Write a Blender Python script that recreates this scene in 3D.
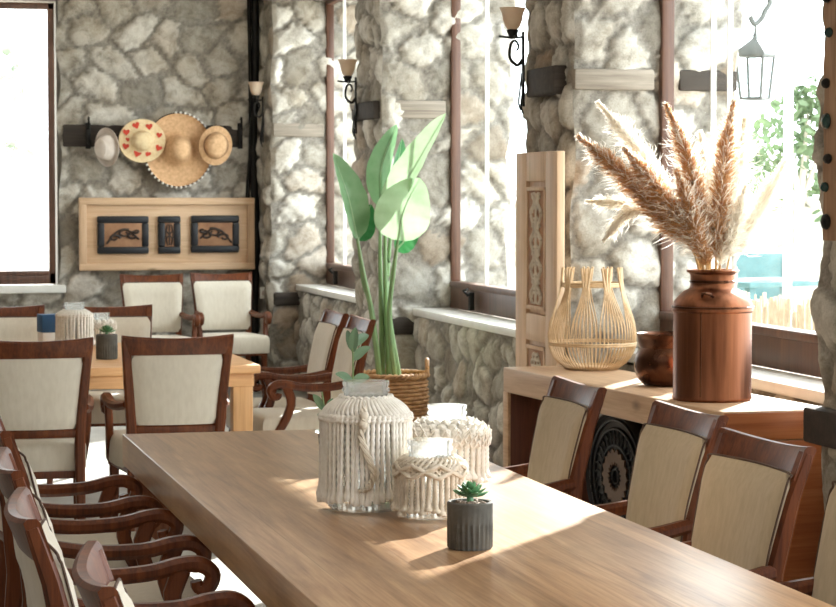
import bpy, bmesh, math, random
import numpy as np
from mathutils import Vector, Matrix

for o in list(bpy.data.objects): bpy.data.objects.remove(o)
S = bpy.context.scene
COL = S.collection
PI = math.pi

# ------------------------------------------------------------------ camera
FPX, HCAM = 2300.0, 1.52
YAW, PITCH = math.radians(13.87), math.radians(-2.74)
cd = bpy.data.cameras.new('camera')
cd.sensor_width = 36; cd.lens = 36*FPX/836
cam = bpy.data.objects.new('camera', cd); COL.objects.link(cam)
cam.location = (0, 0, HCAM)
cam.rotation_euler = (PI/2+PITCH, 0, -YAW)
cd.clip_start = .05; cd.clip_end = 300
cd.dof.use_dof = True; cd.dof.focus_distance = 5.6; cd.dof.aperture_fstop = 20
S.camera = cam

# ------------------------------------------------------------------ world, sun, exposure
W = bpy.data.worlds.new('sky'); S.world = W; W.use_nodes = True
bg = W.node_tree.nodes['Background']
bg.inputs['Color'].default_value = (.91, .97, 1, 1); bg.inputs['Strength'].default_value = 4.6
SUN_EL = 25.4
sd = bpy.data.lights.new('sun', 'SUN'); sd.energy = 16; sd.angle = math.radians(.6); sd.color = (1, .97, .92)
sun = bpy.data.objects.new('sun', sd); COL.objects.link(sun)
sv = Vector((-.6, -.8, -math.tan(math.radians(SUN_EL))))
sun.rotation_euler = sv.to_track_quat('-Z', 'Y').to_euler(); sun.location = (8, 16, 8)
def area(name, loc, direction, sx, sy, power, color=(1, 1, 1), portal=False):
    d = bpy.data.lights.new(name, 'AREA'); d.shape = 'RECTANGLE'; d.size = sx; d.size_y = sy; d.energy = power; d.color = color
    if portal: d.cycles.is_portal = True
    o = bpy.data.objects.new(name, d); COL.objects.link(o); o.location = loc
    o.rotation_euler = Vector(direction).to_track_quat('-Z', 'Y').to_euler(); return o
area('ceiling_fill', (-.5, 3.5, 3.35), (0, 0, -1), 4, 6, 30, (1, .97, .94))  # area fill light added under the ceiling to brighten the room
area('ceiling_fill', (0, 13.5, 3.35), (0, 0, -1), 4, 6, 30, (1, .97, .94))  # second added fill, over the back of the room
S.view_settings.view_transform = 'Standard'; S.view_settings.look = 'None'
S.view_settings.gamma = 1; S.view_settings.use_curve_mapping = False
S.view_settings.exposure = .55

# pixel -> point in the room (used to read positions off the photograph)
_f = Vector((math.sin(YAW)*math.cos(PITCH), math.cos(YAW)*math.cos(PITCH), math.sin(PITCH)))
_r = Vector((math.cos(YAW), -math.sin(YAW), 0)); _u = _r.cross(_f)
def ray(x, y): return _f+_r*((x-418)/FPX)+_u*((303.5-y)/FPX)
def atY(x, y, v): d = ray(x, y); return Vector((0, 0, HCAM))+d*(v/d.y)
def atX(x, y, v): d = ray(x, y); return Vector((0, 0, HCAM))+d*(v/d.x)
def atZ(x, y, v): d = ray(x, y); return Vector((0, 0, HCAM))+d*((v-HCAM)/d.z)

# ------------------------------------------------------------------ materials
def lin(c): return tuple(((v/255)/12.92 if v/255 <= .04045 else ((v/255+.055)/1.055)**2.4) for v in c)+(1,)
def newmat(name):
    m = bpy.data.materials.new(name); m.use_nodes = True; nt = m.node_tree
    return m, nt, nt.nodes['Principled BSDF']
def nd(nt, t, **kw):
    n = nt.nodes.new(t)
    for k, v in kw.items(): setattr(n, k, v)
    return n
def coords(nt, scale=(1, 1, 1), rot=(0, 0, 0)):
    tc = nd(nt, 'ShaderNodeTexCoord'); mp = nd(nt, 'ShaderNodeMapping')
    mp.inputs['Scale'].default_value = scale; mp.inputs['Rotation'].default_value = rot
    nt.links.new(tc.outputs['Object'], mp.inputs['Vector']); return mp.outputs['Vector']
def noise(nt, vec, scale, detail=4, rough=.55, dist=0):
    n = nd(nt, 'ShaderNodeTexNoise'); n.inputs['Scale'].default_value = scale; n.inputs['Detail'].default_value = detail
    n.inputs['Roughness'].default_value = rough; n.inputs['Distortion'].default_value = dist
    if vec is not None: nt.links.new(vec, n.inputs['Vector'])
    return n.outputs['Fac']
def ramp(nt, fac, stops):
    r = nd(nt, 'ShaderNodeValToRGB'); e = r.color_ramp.elements
    while len(e) < len(stops): e.new(.5)
    for i, (p, c) in enumerate(stops): e[i].position = p; e[i].color = c
    nt.links.new(fac, r.inputs['Fac']); return r.outputs['Color']
def mixc(nt, fac, a, b, mode='MIX'):
    m = nd(nt, 'ShaderNodeMix', data_type='RGBA', blend_type=mode)
    for sock, v in ((m.inputs[0], fac), (m.inputs[6], a), (m.inputs[7], b)):
        if hasattr(v, 'links') or hasattr(v, 'is_linked'): nt.links.new(v, sock)
        else: sock.default_value = v
    return m.outputs[2]
def bump(nt, bs, h, strength=.3, dist=.005):
    b = nd(nt, 'ShaderNodeBump'); b.inputs['Strength'].default_value = strength; b.inputs['Distance'].default_value = dist
    nt.links.new(h, b.inputs['Height']); nt.links.new(b.outputs['Normal'], bs.inputs['Normal'])
def plain(name, c, rough=.5, metal=0, var=.12, scale=12, bmp=0, spec=None, c2=None):
    m, nt, bs = newmat(name)
    c = lin(c); a = c2 and lin(c2) or tuple(v*(1-var) for v in c[:3])+(1,); b = c if c2 else tuple(min(1, v*(1+var)) for v in c[:3])+(1,)
    n = noise(nt, coords(nt), scale, 5)
    nt.links.new(ramp(nt, n, [(.3, a), (.7, b)]), bs.inputs['Base Color'])
    bs.inputs['Roughness'].default_value = rough; bs.inputs['Metallic'].default_value = metal
    if spec is not None: bs.inputs['Specular IOR Level'].default_value = spec
    if bmp: bump(nt, bs, n, bmp, .004)
    return m
def wood(name, dark, mid, light, along=1, rough=.5, fine=1.0, plank=0, plank_axis=0, knots=True, coat=0):
    m, nt, bs = newmat(name)
    sc = [14*fine]*3; sc[along] = .9*fine
    v = coords(nt, tuple(sc))
    g = noise(nt, v, 1.6, 6, .65, .6)
    col = ramp(nt, g, [(.25, lin(dark)), (.5, lin(mid)), (.75, lin(light))])
    sc2 = [90*fine]*3; sc2[along] = 2.5*fine
    g2 = noise(nt, coords(nt, tuple(sc2)), 1.5, 3)
    col = mixc(nt, .22, col, ramp(nt, g2, [(.35, lin(dark)), (.65, lin(light))]), 'MIX')
    if plank:
        tc = nd(nt, 'ShaderNodeTexCoord'); sp = nd(nt, 'ShaderNodeSeparateXYZ'); nt.links.new(tc.outputs['Object'], sp.inputs[0])
        d = nd(nt, 'ShaderNodeMath', operation='DIVIDE'); nt.links.new(sp.outputs[plank_axis], d.inputs[0]); d.inputs[1].default_value = plank
        fl = nd(nt, 'ShaderNodeMath', operation='FLOOR'); nt.links.new(d.outputs[0], fl.inputs[0])
        wn = nd(nt, 'ShaderNodeTexWhiteNoise', noise_dimensions='1D'); nt.links.new(fl.outputs[0], wn.inputs['W'])
        col = mixc(nt, .5, col, ramp(nt, wn.outputs['Value'], [(0, (.72, .72, .72, 1)), (1, (1, 1, 1, 1))]), 'MULTIPLY')
        fr = nd(nt, 'ShaderNodeMath', operation='FRACT'); nt.links.new(d.outputs[0], fr.inputs[0])
        seam = ramp(nt, fr.outputs[0], [(0, (.5, .45, .4, 1)), (.018, (1, 1, 1, 1))])
        col = mixc(nt, .8, col, seam, 'MULTIPLY')
    if plank:
        bl = noise(nt, coords(nt, (3, .9, 1)), 1.3, 5, .6, .8)
        col = mixc(nt, 1.0, col, ramp(nt, bl, [(.3, (.66, .6, .53, 1)), (.55, (1, .98, .95, 1))]), 'MULTIPLY')
    if knots:
        vk = nd(nt, 'ShaderNodeTexVoronoi'); vk.inputs['Scale'].default_value = 2.2
        kv = [1.6]*3; kv[along] = .8
        nt.links.new(coords(nt, tuple(kv)), vk.inputs['Vector'])
        col = mixc(nt, ramp(nt, vk.outputs['Distance'], [(.02, (.75, .75, .75, 1)), (.09, (0, 0, 0, 1))]), col, lin(tuple(x*.62 for x in dark)))
    nt.links.new(col, bs.inputs['Base Color'])
    bs.inputs['Roughness'].default_value = rough
    if coat: bs.inputs['Coat Weight'].default_value = coat; bs.inputs['Coat Roughness'].default_value = .25
    bump(nt, bs, g2, .15, .002)
    return m
def fabric(name, c, c2):
    m, nt, bs = newmat(name)
    n = noise(nt, coords(nt, (1, 1, .25)), 60, 3); n2 = noise(nt, coords(nt), 6, 3)
    col = ramp(nt, n, [(.35, lin(c2)), (.65, lin(c))])
    col = mixc(nt, .3, col, ramp(nt, n2, [(.3, lin(c2)), (.7, lin(c))]))
    nt.links.new(col, bs.inputs['Base Color']); bs.inputs['Roughness'].default_value = .85
    bs.inputs['Sheen Weight'].default_value = .2
    w = noise(nt, coords(nt), 350, 2); bump(nt, bs, w, .25, .001)
    return m
def leafmat(name, c, c2, trans=.35, rough=.35, scale=8):
    m, nt, bs = newmat(name)
    col = ramp(nt, noise(nt, coords(nt), scale, 4), [(.3, lin(c2)), (.7, lin(c))])
    nt.links.new(col, bs.inputs['Base Color']); bs.inputs['Roughness'].default_value = rough
    t = nd(nt, 'ShaderNodeBsdfTranslucent'); nt.links.new(col, t.inputs['Color'])
    mx = nd(nt, 'ShaderNodeMixShader'); mx.inputs[0].default_value = trans
    nt.links.new(bs.outputs[0], mx.inputs[1]); nt.links.new(t.outputs[0], mx.inputs[2])
    nt.links.new(mx.outputs[0], nt.nodes['Material Output'].inputs['Surface'])
    return m
def glassmat(name, fac=.06, tint=(1, 1, 1, 1), edge=False, milk=0):
    m, nt, bs = newmat(name); nt.nodes.remove(bs)
    t = nd(nt, 'ShaderNodeBsdfTransparent'); t.inputs['Color'].default_value = tint
    g = nd(nt, 'ShaderNodeBsdfGlossy'); g.inputs['Roughness'].default_value = .03
    mx = nd(nt, 'ShaderNodeMixShader'); mx.inputs[0].default_value = fac
    if edge:
        lw = nd(nt, 'ShaderNodeLayerWeight'); lw.inputs['Blend'].default_value = .12
        nt.links.new(lw.outputs['Fresnel'], mx.inputs[0])
    nt.links.new(t.outputs[0], mx.inputs[1]); nt.links.new(g.outputs[0], mx.inputs[2]); out = mx
    if milk:
        tl = nd(nt, 'ShaderNodeBsdfTranslucent'); tl.inputs['Color'].default_value = (.95, .97, .96, 1)
        m2 = nd(nt, 'ShaderNodeMixShader'); m2.inputs[0].default_value = milk
        nt.links.new(mx.outputs[0], m2.inputs[1]); nt.links.new(tl.outputs[0], m2.inputs[2]); out = m2
    nt.links.new(out.outputs[0], nt.nodes['Material Output'].inputs['Surface'])
    return m
def stonemat(name):
    m, nt, bs = newmat(name)
    at = nd(nt, 'ShaderNodeAttribute', attribute_name='stone'); sp = nd(nt, 'ShaderNodeSeparateColor')
    nt.links.new(at.outputs['Color'], sp.inputs[0])
    v = coords(nt)
    n1 = noise(nt, v, 9, 8, .68, .4); n2 = noise(nt, v, 38, 6, .7); n3 = noise(nt, v, 3.1, 4)
    stone = ramp(nt, n1, [(.28, lin((148, 142, 133))), (.42, lin((200, 196, 189))), (.56, lin((228, 226, 221))), (.78, lin((242, 240, 237)))])
    tone = ramp(nt, sp.outputs[1], [(0, lin((170, 166, 159))), (.5, lin((222, 219, 213))), (1, lin((248, 247, 244)))])
    stone = mixc(nt, 1.0, stone, tone, 'MULTIPLY')
    stone = mixc(nt, ramp(nt, sp.outputs[2], [(.86, (0, 0, 0, 1)), (1, (.35, .35, .35, 1))]), stone, lin((190, 156, 126)))
    mort = ramp(nt, n2, [(.3, lin((118, 113, 106))), (.7, lin((168, 163, 155)))])
    col = mixc(nt, sp.outputs[0], mort, stone)
    stain = ramp(nt, n3, [(.45, (0, 0, 0, 1)), (.65, (.5, .5, .5, 1))])
    col = mixc(nt, stain, col, mixc(nt, 1.0, col, lin((200, 186, 166)), 'MULTIPLY'))
    n4 = noise(nt, v, 130, 4, .7)
    col = mixc(nt, .55, col, ramp(nt, n4, [(.34, (.66, .64, .6, 1)), (.56, (1, 1, 1, 1))]), 'MULTIPLY')
    pit = ramp(nt, n2, [(.28, (.5, .47, .43, 1)), (.38, (1, 1, 1, 1))])
    col = mixc(nt, .6, col, pit, 'MULTIPLY')
    nt.links.new(col, bs.inputs['Base Color']); bs.inputs['Roughness'].default_value = .92
    bs.inputs['Specular IOR Level'].default_value = .2
    ad = nd(nt, 'ShaderNodeMath', operation='ADD'); nt.links.new(n1, ad.inputs[0]); nt.links.new(n2, ad.inputs[1])
    bump(nt, bs, ad.outputs[0], .45, .012)
    return m
def metal(name, c, rough, c2=None, metal_=1, brushed=False):
    m, nt, bs = newmat(name)
    n = noise(nt, coords(nt, (1, 1, .06) if brushed else (1, 1, 1)), 40 if brushed else 7, 5)
    nt.links.new(ramp(nt, n, [(.3, lin(c2 or tuple(x*.75 for x in c))), (.7, lin(c))]), bs.inputs['Base Color'])
    bs.inputs['Metallic'].default_value = metal_
    nt.links.new(ramp(nt, n, [(.3, (rough*.8,)*3+(1,)), (.7, (min(1, rough*1.25),)*3+(1,))]), bs.inputs['Roughness'])
    return m

M = {}
M['stone'] = stonemat('rubble stone')
M['mortar'] = plain('mortar', (132, 126, 116), .95, scale=20)
M['plaster'] = plain('plaster', (212, 204, 192), .9)
M['leftwall'] = plain('brown limewash', (120, 104, 88), .9)
M['floor'] = plain('floor screed', (176, 172, 164), .55, var=.15, scale=3)
M['sill'] = plain('sill marble', (226, 224, 218), .4, var=.06, scale=9)
M['chairwood'] = wood('mahogany stain', (48, 22, 10), (92, 46, 22), (128, 70, 36), along=2, rough=.44, knots=False, coat=.08)
M['chairwood'].node_tree.nodes['Principled BSDF'].inputs['Specular IOR Level'].default_value = .28
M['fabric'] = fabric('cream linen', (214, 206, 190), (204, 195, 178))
M['tan'] = fabric('shaded linen', (190, 175, 148), (174, 159, 132))  # the cream linen again, with the right row's shade put into a tan colour
M['piping'] = plain('dark piping', (84, 62, 48), .7)
M['table'] = wood('rustic oak', (126, 88, 56), (182, 142, 104), (214, 182, 144), along=1, rough=.32, fine=1.0, plank=.188, plank_axis=0)
M['tableedge'] = wood('oak leg', (112, 66, 44), (150, 98, 68), (182, 130, 96), along=2, rough=.5)
M['pine'] = wood('honey pine', (180, 130, 84), (208, 160, 112), (226, 184, 138), along=0, rough=.45)
M['pineleg'] = wood('honey pine leg', (184, 134, 86), (212, 164, 112), (228, 186, 138), along=2, rough=.45)
M['console'] = wood('console oak', (158, 120, 88), (194, 158, 124), (214, 182, 150), along=1, rough=.4, fine=.8)
M['consoleend'] = wood('console end grain', (136, 74, 42), (170, 100, 60), (196, 130, 86), along=0, rough=.4, fine=.8)
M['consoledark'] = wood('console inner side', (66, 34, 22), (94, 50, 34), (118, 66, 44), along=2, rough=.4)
M['oldpine'] = wood('old pine', (176, 142, 110), (206, 172, 138), (222, 192, 160), along=2, rough=.55)
M['oldpineh'] = wood('old pine rail', (190, 154, 118), (216, 182, 146), (230, 200, 168), along=0, rough=.55)
M['frame'] = wood('window frame wood', (58, 36, 26), (92, 60, 44), (116, 80, 60), along=2, rough=.4, knots=False)
M['beam'] = wood('dark tie beam', (30, 25, 22), (52, 44, 38), (72, 62, 54), along=0, rough=.8)
M['greybeam'] = wood('weathered beam', (104, 94, 84), (146, 136, 124), (172, 163, 150), along=0, rough=.9)
M['iron'] = plain('wrought iron', (34, 32, 30), .55, metal=.6)
M['navy'] = plain('dark blue paint', (14, 17, 24), .5, var=.2)
M['carved'] = plain('carved plaque', (172, 130, 96), .7, c2=(140, 100, 72))
M['ornament'] = plain('pale carved ornament', (206, 194, 176), .7)
M['darkcarve'] = plain('dark scrollwork', (54, 40, 32), .6)
M['shade'] = leafmat('frosted shade', (244, 230, 212), (232, 212, 190), .5, .4)
M['straw'] = plain('straw', (230, 192, 150), .8, c2=(202, 160, 118), scale=40, bmp=.4)
M['palestraw'] = plain('pale straw', (238, 218, 178), .8, c2=(220, 192, 146), scale=40, bmp=.3)
M['red'] = plain('red print', (196, 62, 40), .7)
M['white'] = plain('white', (240, 238, 232), .7, var=.04)
M['felt'] = plain('grey felt', (214, 204, 194), .9, c2=(186, 172, 160))
M['copper'] = metal('brushed copper', (156, 104, 78), .38, (116, 76, 56), brushed=True)
M['darkcopper'] = metal('dark copper', (110, 76, 58), .3, (70, 46, 36))
M['rattan'] = plain('rattan cane', (224, 196, 156), .55, c2=(200, 166, 124), scale=30)
M['basket'] = plain('willow weave', (186, 142, 94), .75, c2=(136, 96, 60), scale=30)
M['concrete'] = plain('charcoal concrete', (88, 86, 80), .85, var=.25, scale=30, bmp=.3)
M['blackpot'] = plain('black pot', (34, 36, 36), .5)
M['soil'] = plain('soil', (150, 132, 116), .95, c2=(92, 78, 66), scale=60)
M['cord'] = plain('cotton cord', (238, 234, 226), .9, c2=(218, 212, 200), scale=60, bmp=.3)
M['cordtan'] = plain('natural cord', (222, 212, 196), .9, c2=(190, 178, 158), scale=60, bmp=.3)
M['glass'] = glassmat('window glass', .05, (.98, 1, 1, 1))
M['jarglass'] = glassmat('jar glass', .1, (.985, .99, .985, 1), True, .24)
M['leafpale'] = leafmat('pale green leaf', (176, 200, 164), (150, 182, 138), .3)
M['leafmid'] = leafmat('green leaf', (140, 174, 136), (108, 150, 106), .35)
M['leafdeep'] = leafmat('deep green leaf', (52, 122, 66), (36, 96, 50), .3)
M['stem'] = plain('plant stem', (112, 140, 92), .5)
M['succ'] = leafmat('succulent leaf', (120, 168, 124), (84, 138, 92), .2)
M['olive'] = leafmat('blue green leaf', (120, 150, 122), (92, 126, 100), .2)
M['pampas'] = leafmat('pampas fluff', (226, 184, 138), (202, 156, 110), .45, .9, 5)
M['pampaspale'] = leafmat('pale pampas fluff', (254, 251, 245), (248, 242, 230), .62, .9, 5)
M['reed'] = plain('dry stem', (206, 176, 128), .7)
M['blackmetal'] = plain('black cast metal', (20, 19, 19), .42, metal=.3)
M['bronze'] = plain('worn bronze', (104, 82, 66), .4, metal=.4)
M['tree'] = leafmat('garden leaf', (108, 126, 92), (78, 100, 68), .3, .6, 1)
M['palefoliage'] = leafmat('silvery leaf', (150, 158, 142), (126, 138, 120), .3, .6, 1)
M['bark'] = plain('pale bark', (190, 180, 166), .9)
M['reedfence'] = plain('reed screen', (206, 192, 170), .9, c2=(168, 150, 128), scale=14)
M['ground'] = plain('garden paving', (206, 200, 190), .9, scale=2)
M['turq'] = plain('turquoise paint', (72, 108, 110), .5)
M['whitepaint'] = plain('white paint', (244, 244, 240), .5, var=.03)
M['greypaint'] = plain('grey lantern paint', (84, 88, 86), .5)
M['blue'] = plain('blue card', (32, 78, 120), .6)
M['plank'] = wood('worn plank', (120, 90, 68), (160, 126, 98), (188, 156, 126), along=2, rough=.85)
M['dkgreen'] = plain('dark green glaze', (28, 58, 56), .25)

# ------------------------------------------------------------------ mesh helpers
def link(name, me, mats, parent=None, sharp=38):
    o = bpy.data.objects.new(name, me); COL.objects.link(o)
    for m in (mats if isinstance(mats, (list, tuple)) else [mats]): me.materials.append(m)
    if len(me.polygons):
        me.polygons.foreach_set('use_smooth', [True]*len(me.polygons))
        me.set_sharp_from_angle(angle=math.radians(sharp))
    if parent: o.parent = parent
    return o
def obj(name, bm, mats, parent=None, sharp=38, loc=None, rot=None):
    me = bpy.data.meshes.new(name); bmesh.ops.recalc_face_normals(bm, faces=bm.faces); bm.to_mesh(me); bm.free()
    o = link(name, me, mats, parent, sharp)
    if loc is not None: o.location = loc
    if rot is not None: o.rotation_euler = rot
    return o
def B(): return bmesh.new()
def thing(name, label, cat, loc=(0, 0, 0), rz=0, group=None):
    o = bpy.data.objects.new(name, None); COL.objects.link(o); o.empty_display_size = .1
    o.location = loc; o.rotation_euler = (0, 0, rz); return tag(o, label, cat, group)
def tag(o, label, cat, group=None):
    o['label'] = label; o['category'] = cat
    if group: o['group'] = group
    return o
def struct(o): o['kind'] = 'structure'; return o
def dup(root, loc, rz, label, group=None):
    def rec(o, par):
        c = o.copy(); COL.objects.link(c); c.parent = par
        for ch in o.children: rec(ch, c)
        return c
    r = rec(root, None); r.location = loc; r.rotation_euler = (0, 0, rz); r['label'] = label
    if group: r['group'] = group
    return r
def box(bm, lo, hi, bev=.004, seg=2):
    r = bmesh.ops.create_cube(bm, size=1); vs = r['verts']
    c = [(a+b)/2 for a, b in zip(lo, hi)]; s = [abs(b-a) for a, b in zip(lo, hi)]
    for v in vs: v.co = Vector([c[i]+v.co[i]*s[i] for i in range(3)])
    if bev:
        es = {e for v in vs for e in v.link_edges}
        bmesh.ops.bevel(bm, geom=list(es), offset=min(bev, min(s)*.45), segments=seg, affect='EDGES', profile=.5)
def ring_loft(bm, rings, close=True, caps=True):
    vr = [[bm.verts.new(p) for p in r] for r in rings]
    n = len(vr[0])
    for a, b in zip(vr, vr[1:]):
        for i in range(n if close else n-1):
            j = (i+1) % n
            bm.faces.new((a[i], a[j], b[j], b[i]))
    if caps and close:
        if n > 2:
            bm.faces.new(vr[0][::-1]); bm.faces.new(vr[-1])
    return vr
def frame_at(pts, i, ref):
    t = (pts[min(i+1, len(pts)-1)]-pts[max(i-1, 0)])
    t = t.normalized() if t.length > 1e-9 else Vector((0, 0, 1))
    a = t.cross(ref)
    if a.length < 1e-4: a = t.cross(Vector((.3, 1, .2)))
    a.normalize(); return t, a, a.cross(t).normalized()
def tube(bm, pts, rad, n=8, ref=(.13, .31, .94), caps=True):
    pts = [Vector(p) for p in pts]; ref = Vector(ref); rings = []
    for i, p in enumerate(pts):
        r = rad(i/(len(pts)-1)) if callable(rad) else (rad[i] if isinstance(rad, (list, tuple)) else rad)
        _, a, b = frame_at(pts, i, ref)
        rings.append([p+a*(r*math.cos(2*PI*k/n))+b*(r*math.sin(2*PI*k/n)) for k in range(n)])
    ring_loft(bm, rings, True, caps)
def bar(bm, pts, w, h, ref=(1, 0, 0), bev=.22):
    """loft of a rounded-rectangle section: w across (along the side axis), h along the other"""
    pts = [Vector(p) for p in pts]; ref = Vector(ref); rings = []
    for i, p in enumerate(pts):
        ww = w[i] if isinstance(w, (list, tuple)) else w; hh = h[i] if isinstance(h, (list, tuple)) else h
        t = (pts[min(i+1, len(pts)-1)]-pts[max(i-1, 0)]).normalized()
        a = (ref-t*ref.dot(t)).normalized(); b = t.cross(a).normalized()
        c = bev*min(ww, hh); x, y = ww/2, hh/2
        sec = [(x, y-c), (x-c, y), (-x+c, y), (-x, y-c), (-x, -y+c), (-x+c, -y), (x-c, -y), (x, -y+c)]
        rings.append([p+a*u+b*v for u, v in sec])
    ring_loft(bm, rings)
def lathe(bm, prof, n=48, cx=0, cy=0, mod=None, caps=True):
    rings = []
    for r, z in prof:
        rr = []
        for k in range(n):
            th = 2*PI*k/n; q = r*(1+(mod(th, z) if mod else 0)); rr.append(Vector((cx+q*math.cos(th), cy+q*math.sin(th), z)))
        rings.append(rr)
    vr = [[bm.verts.new(p) for p in r] for r in rings]
    for a, b in zip(vr, vr[1:]):
        for i in range(n):
            j = (i+1) % n; bm.faces.new((a[i], a[j], b[j], b[i]))
    if caps:
        if prof[0][0] > 1e-5: bm.faces.new(vr[0][::-1])
        if prof[-1][0] > 1e-5: bm.faces.new(vr[-1])
def spline(pts, n):
    pts = [Vector(p) for p in pts]; P = [pts[0]*2-pts[1]]+pts+[pts[-1]*2-pts[-2]]; out = []
    m = len(pts)-1
    for k in range(n+1):
        u = k/n*m; i = min(int(u), m-1); t = u-i; a, b, c, d = P[i:i+4]
        out.append(.5*((2*b)+(c-a)*t+(2*a-5*b+4*c-d)*t*t+(3*b-a-3*c+d)*t**3))
    return out
def prism(bm, poly, thick, to3):
    """poly of 2D points extruded by thick; to3(u,v,w)->point"""
    a = [bm.verts.new(to3(u, v, 0)) for u, v in poly]; b = [bm.verts.new(to3(u, v, thick)) for u, v in poly]
    bm.faces.new(a); bm.faces.new(b[::-1])
    for i in range(len(a)):
        j = (i+1) % len(a); bm.faces.new((a[i], b[i], b[j], a[j]))

# ------------------------------------------------------------------ the setting
# rubble masonry: patches of displaced grid whose stones (mask, tone, warmth) sit in an attribute
_rs = np.random.RandomState(5)
_wd = _rs.normal(size=(10, 3)); _wd /= np.linalg.norm(_wd, axis=1)[:, None]; _wf = _rs.uniform(3, 13, 10); _wp = _rs.uniform(0, 6.3, (10, 3))
def wobble(p, amp):
    ph = (p@_wd.T)*_wf; out = np.zeros_like(p)
    for c in range(3): out[:, c] = np.sin(ph+_wp[:, c]).sum(1)
    return out*amp/2.2
def stone_patch(store, o, u, v, lu, lv, nrm, res=.02, cell=.27, seed=1, relief=.03, amp=.012, keep=None):
    o, u, v, nrm = map(lambda a: np.array(a, float), (o, u, v, nrm))
    nu, nv = max(2, int(lu/res)), max(2, int(lv/res))
    U, V = np.meshgrid(np.linspace(0, lu, nu+1), np.linspace(0, lv, nv+1), indexing='ij')
    P = np.stack([U.ravel(), V.ravel()], 1)
    rs = np.random.RandomState(seed)
    wx = .03*np.sin(P[:, 1]*9+seed)+.022*np.sin(P[:, 0]*17+P[:, 1]*13+seed*2)
    wy = .025*np.sin(P[:, 0]*10+seed*3)+.018*np.sin(P[:, 0]*15-P[:, 1]*19)
    Q = P+np.stack([wx, wy], 1); Q[:, 1] *= 1.25
    gx, gy = int(lu/cell)+5, int(lv*1.25/cell/.92)+5
    pts = np.array([((i-1.5+rs.uniform(-.3, .3)+.5*(j % 2))*cell, (j-1.5+rs.uniform(-.26, .26))*cell*.92) for i in range(gx) for j in range(gy)])
    tone = rs.uniform(0, 1, len(pts)); warm = rs.uniform(0, 1, len(pts))
    F1 = np.full(len(P), 9.); F2 = np.full(len(P), 9.); I = np.zeros(len(P), int)
    for k, s in enumerate(pts):
        d = np.hypot(Q[:, 0]-s[0], Q[:, 1]-s[1])
        n1 = d < F1; F2 = np.where(n1, F1, np.minimum(F2, d)); I = np.where(n1, k, I); F1 = np.where(n1, d, F1)
    rad = cell*(.63+.12*tone[I])
    e = np.minimum((F2-F1)*.5, (rad-F1)*.8)+.007*np.sin(P[:, 0]*61+P[:, 1]*47)+.006*np.sin(P[:, 0]*97-P[:, 1]*83)+.005*np.sin(P[:, 0]*31-P[:, 1]*140)
    t = np.clip((e-.012)/.02, 0, 1); mask = t*t*(3-2*t)
    dome = np.sin(np.clip((e-.012)/.085, 0, 1)*PI/2)
    bord = np.minimum.reduce([P[:, 0], lu-P[:, 0], P[:, 1], lv-P[:, 1]]); bd = np.clip(bord/.03, 0, 1)
    h = relief*(mask*.4+dome*.6)*bd*(.6+.8*tone[I][:])+.004*np.sin(P[:, 0]*43+seed)*np.sin(P[:, 1]*51)*bd
    W3 = o+P[:, :1]*u+P[:, 1:]*v
    W3 = W3+wobble(W3, amp)+nrm*h[:, None]
    idx = np.arange((nu+1)*(nv+1)).reshape(nu+1, nv+1)
    F = np.stack([idx[:-1, :-1].ravel(), idx[1:, :-1].ravel(), idx[1:, 1:].ravel(), idx[:-1, 1:].ravel()], 1)
    if np.dot(np.cross(u, v), nrm) < 0: F = F[:, ::-1]
    if keep is not None:
        cen = P[F].mean(1); F = F[keep(cen[:, 0], cen[:, 1])]
    base = sum(len(a) for a, _, _ in store)
    store.append((W3, F+base, np.stack([mask, tone[I], warm[I], np.ones(len(P))], 1)))
def stone_obj(name, store):
    V = np.concatenate([s[0] for s in store]); F = np.concatenate([s[1] for s in store]); C = np.concatenate([s[2] for s in store])
    me = bpy.data.meshes.new(name)
    me.vertices.add(len(V)); me.vertices.foreach_set('co', V.ravel())
    me.loops.add(len(F)*4); me.loops.foreach_set('vertex_index', F.ravel().astype(np.int32))
    me.polygons.add(len(F)); me.polygons.foreach_set('loop_start', np.arange(0, len(F)*4, 4, dtype=np.int32))
    me.update(calc_edges=True); me.validate()
    a = me.attributes.new('stone', 'FLOAT_COLOR', 'POINT'); a.data.foreach_set('color', C.ravel().astype(np.float32))
    o = bpy.data.objects.new(name, me); COL.objects.link(o); me.materials.append(M['stone'])
    me.polygons.foreach_set('use_smooth', [True]*len(F)); return struct(o)

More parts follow.
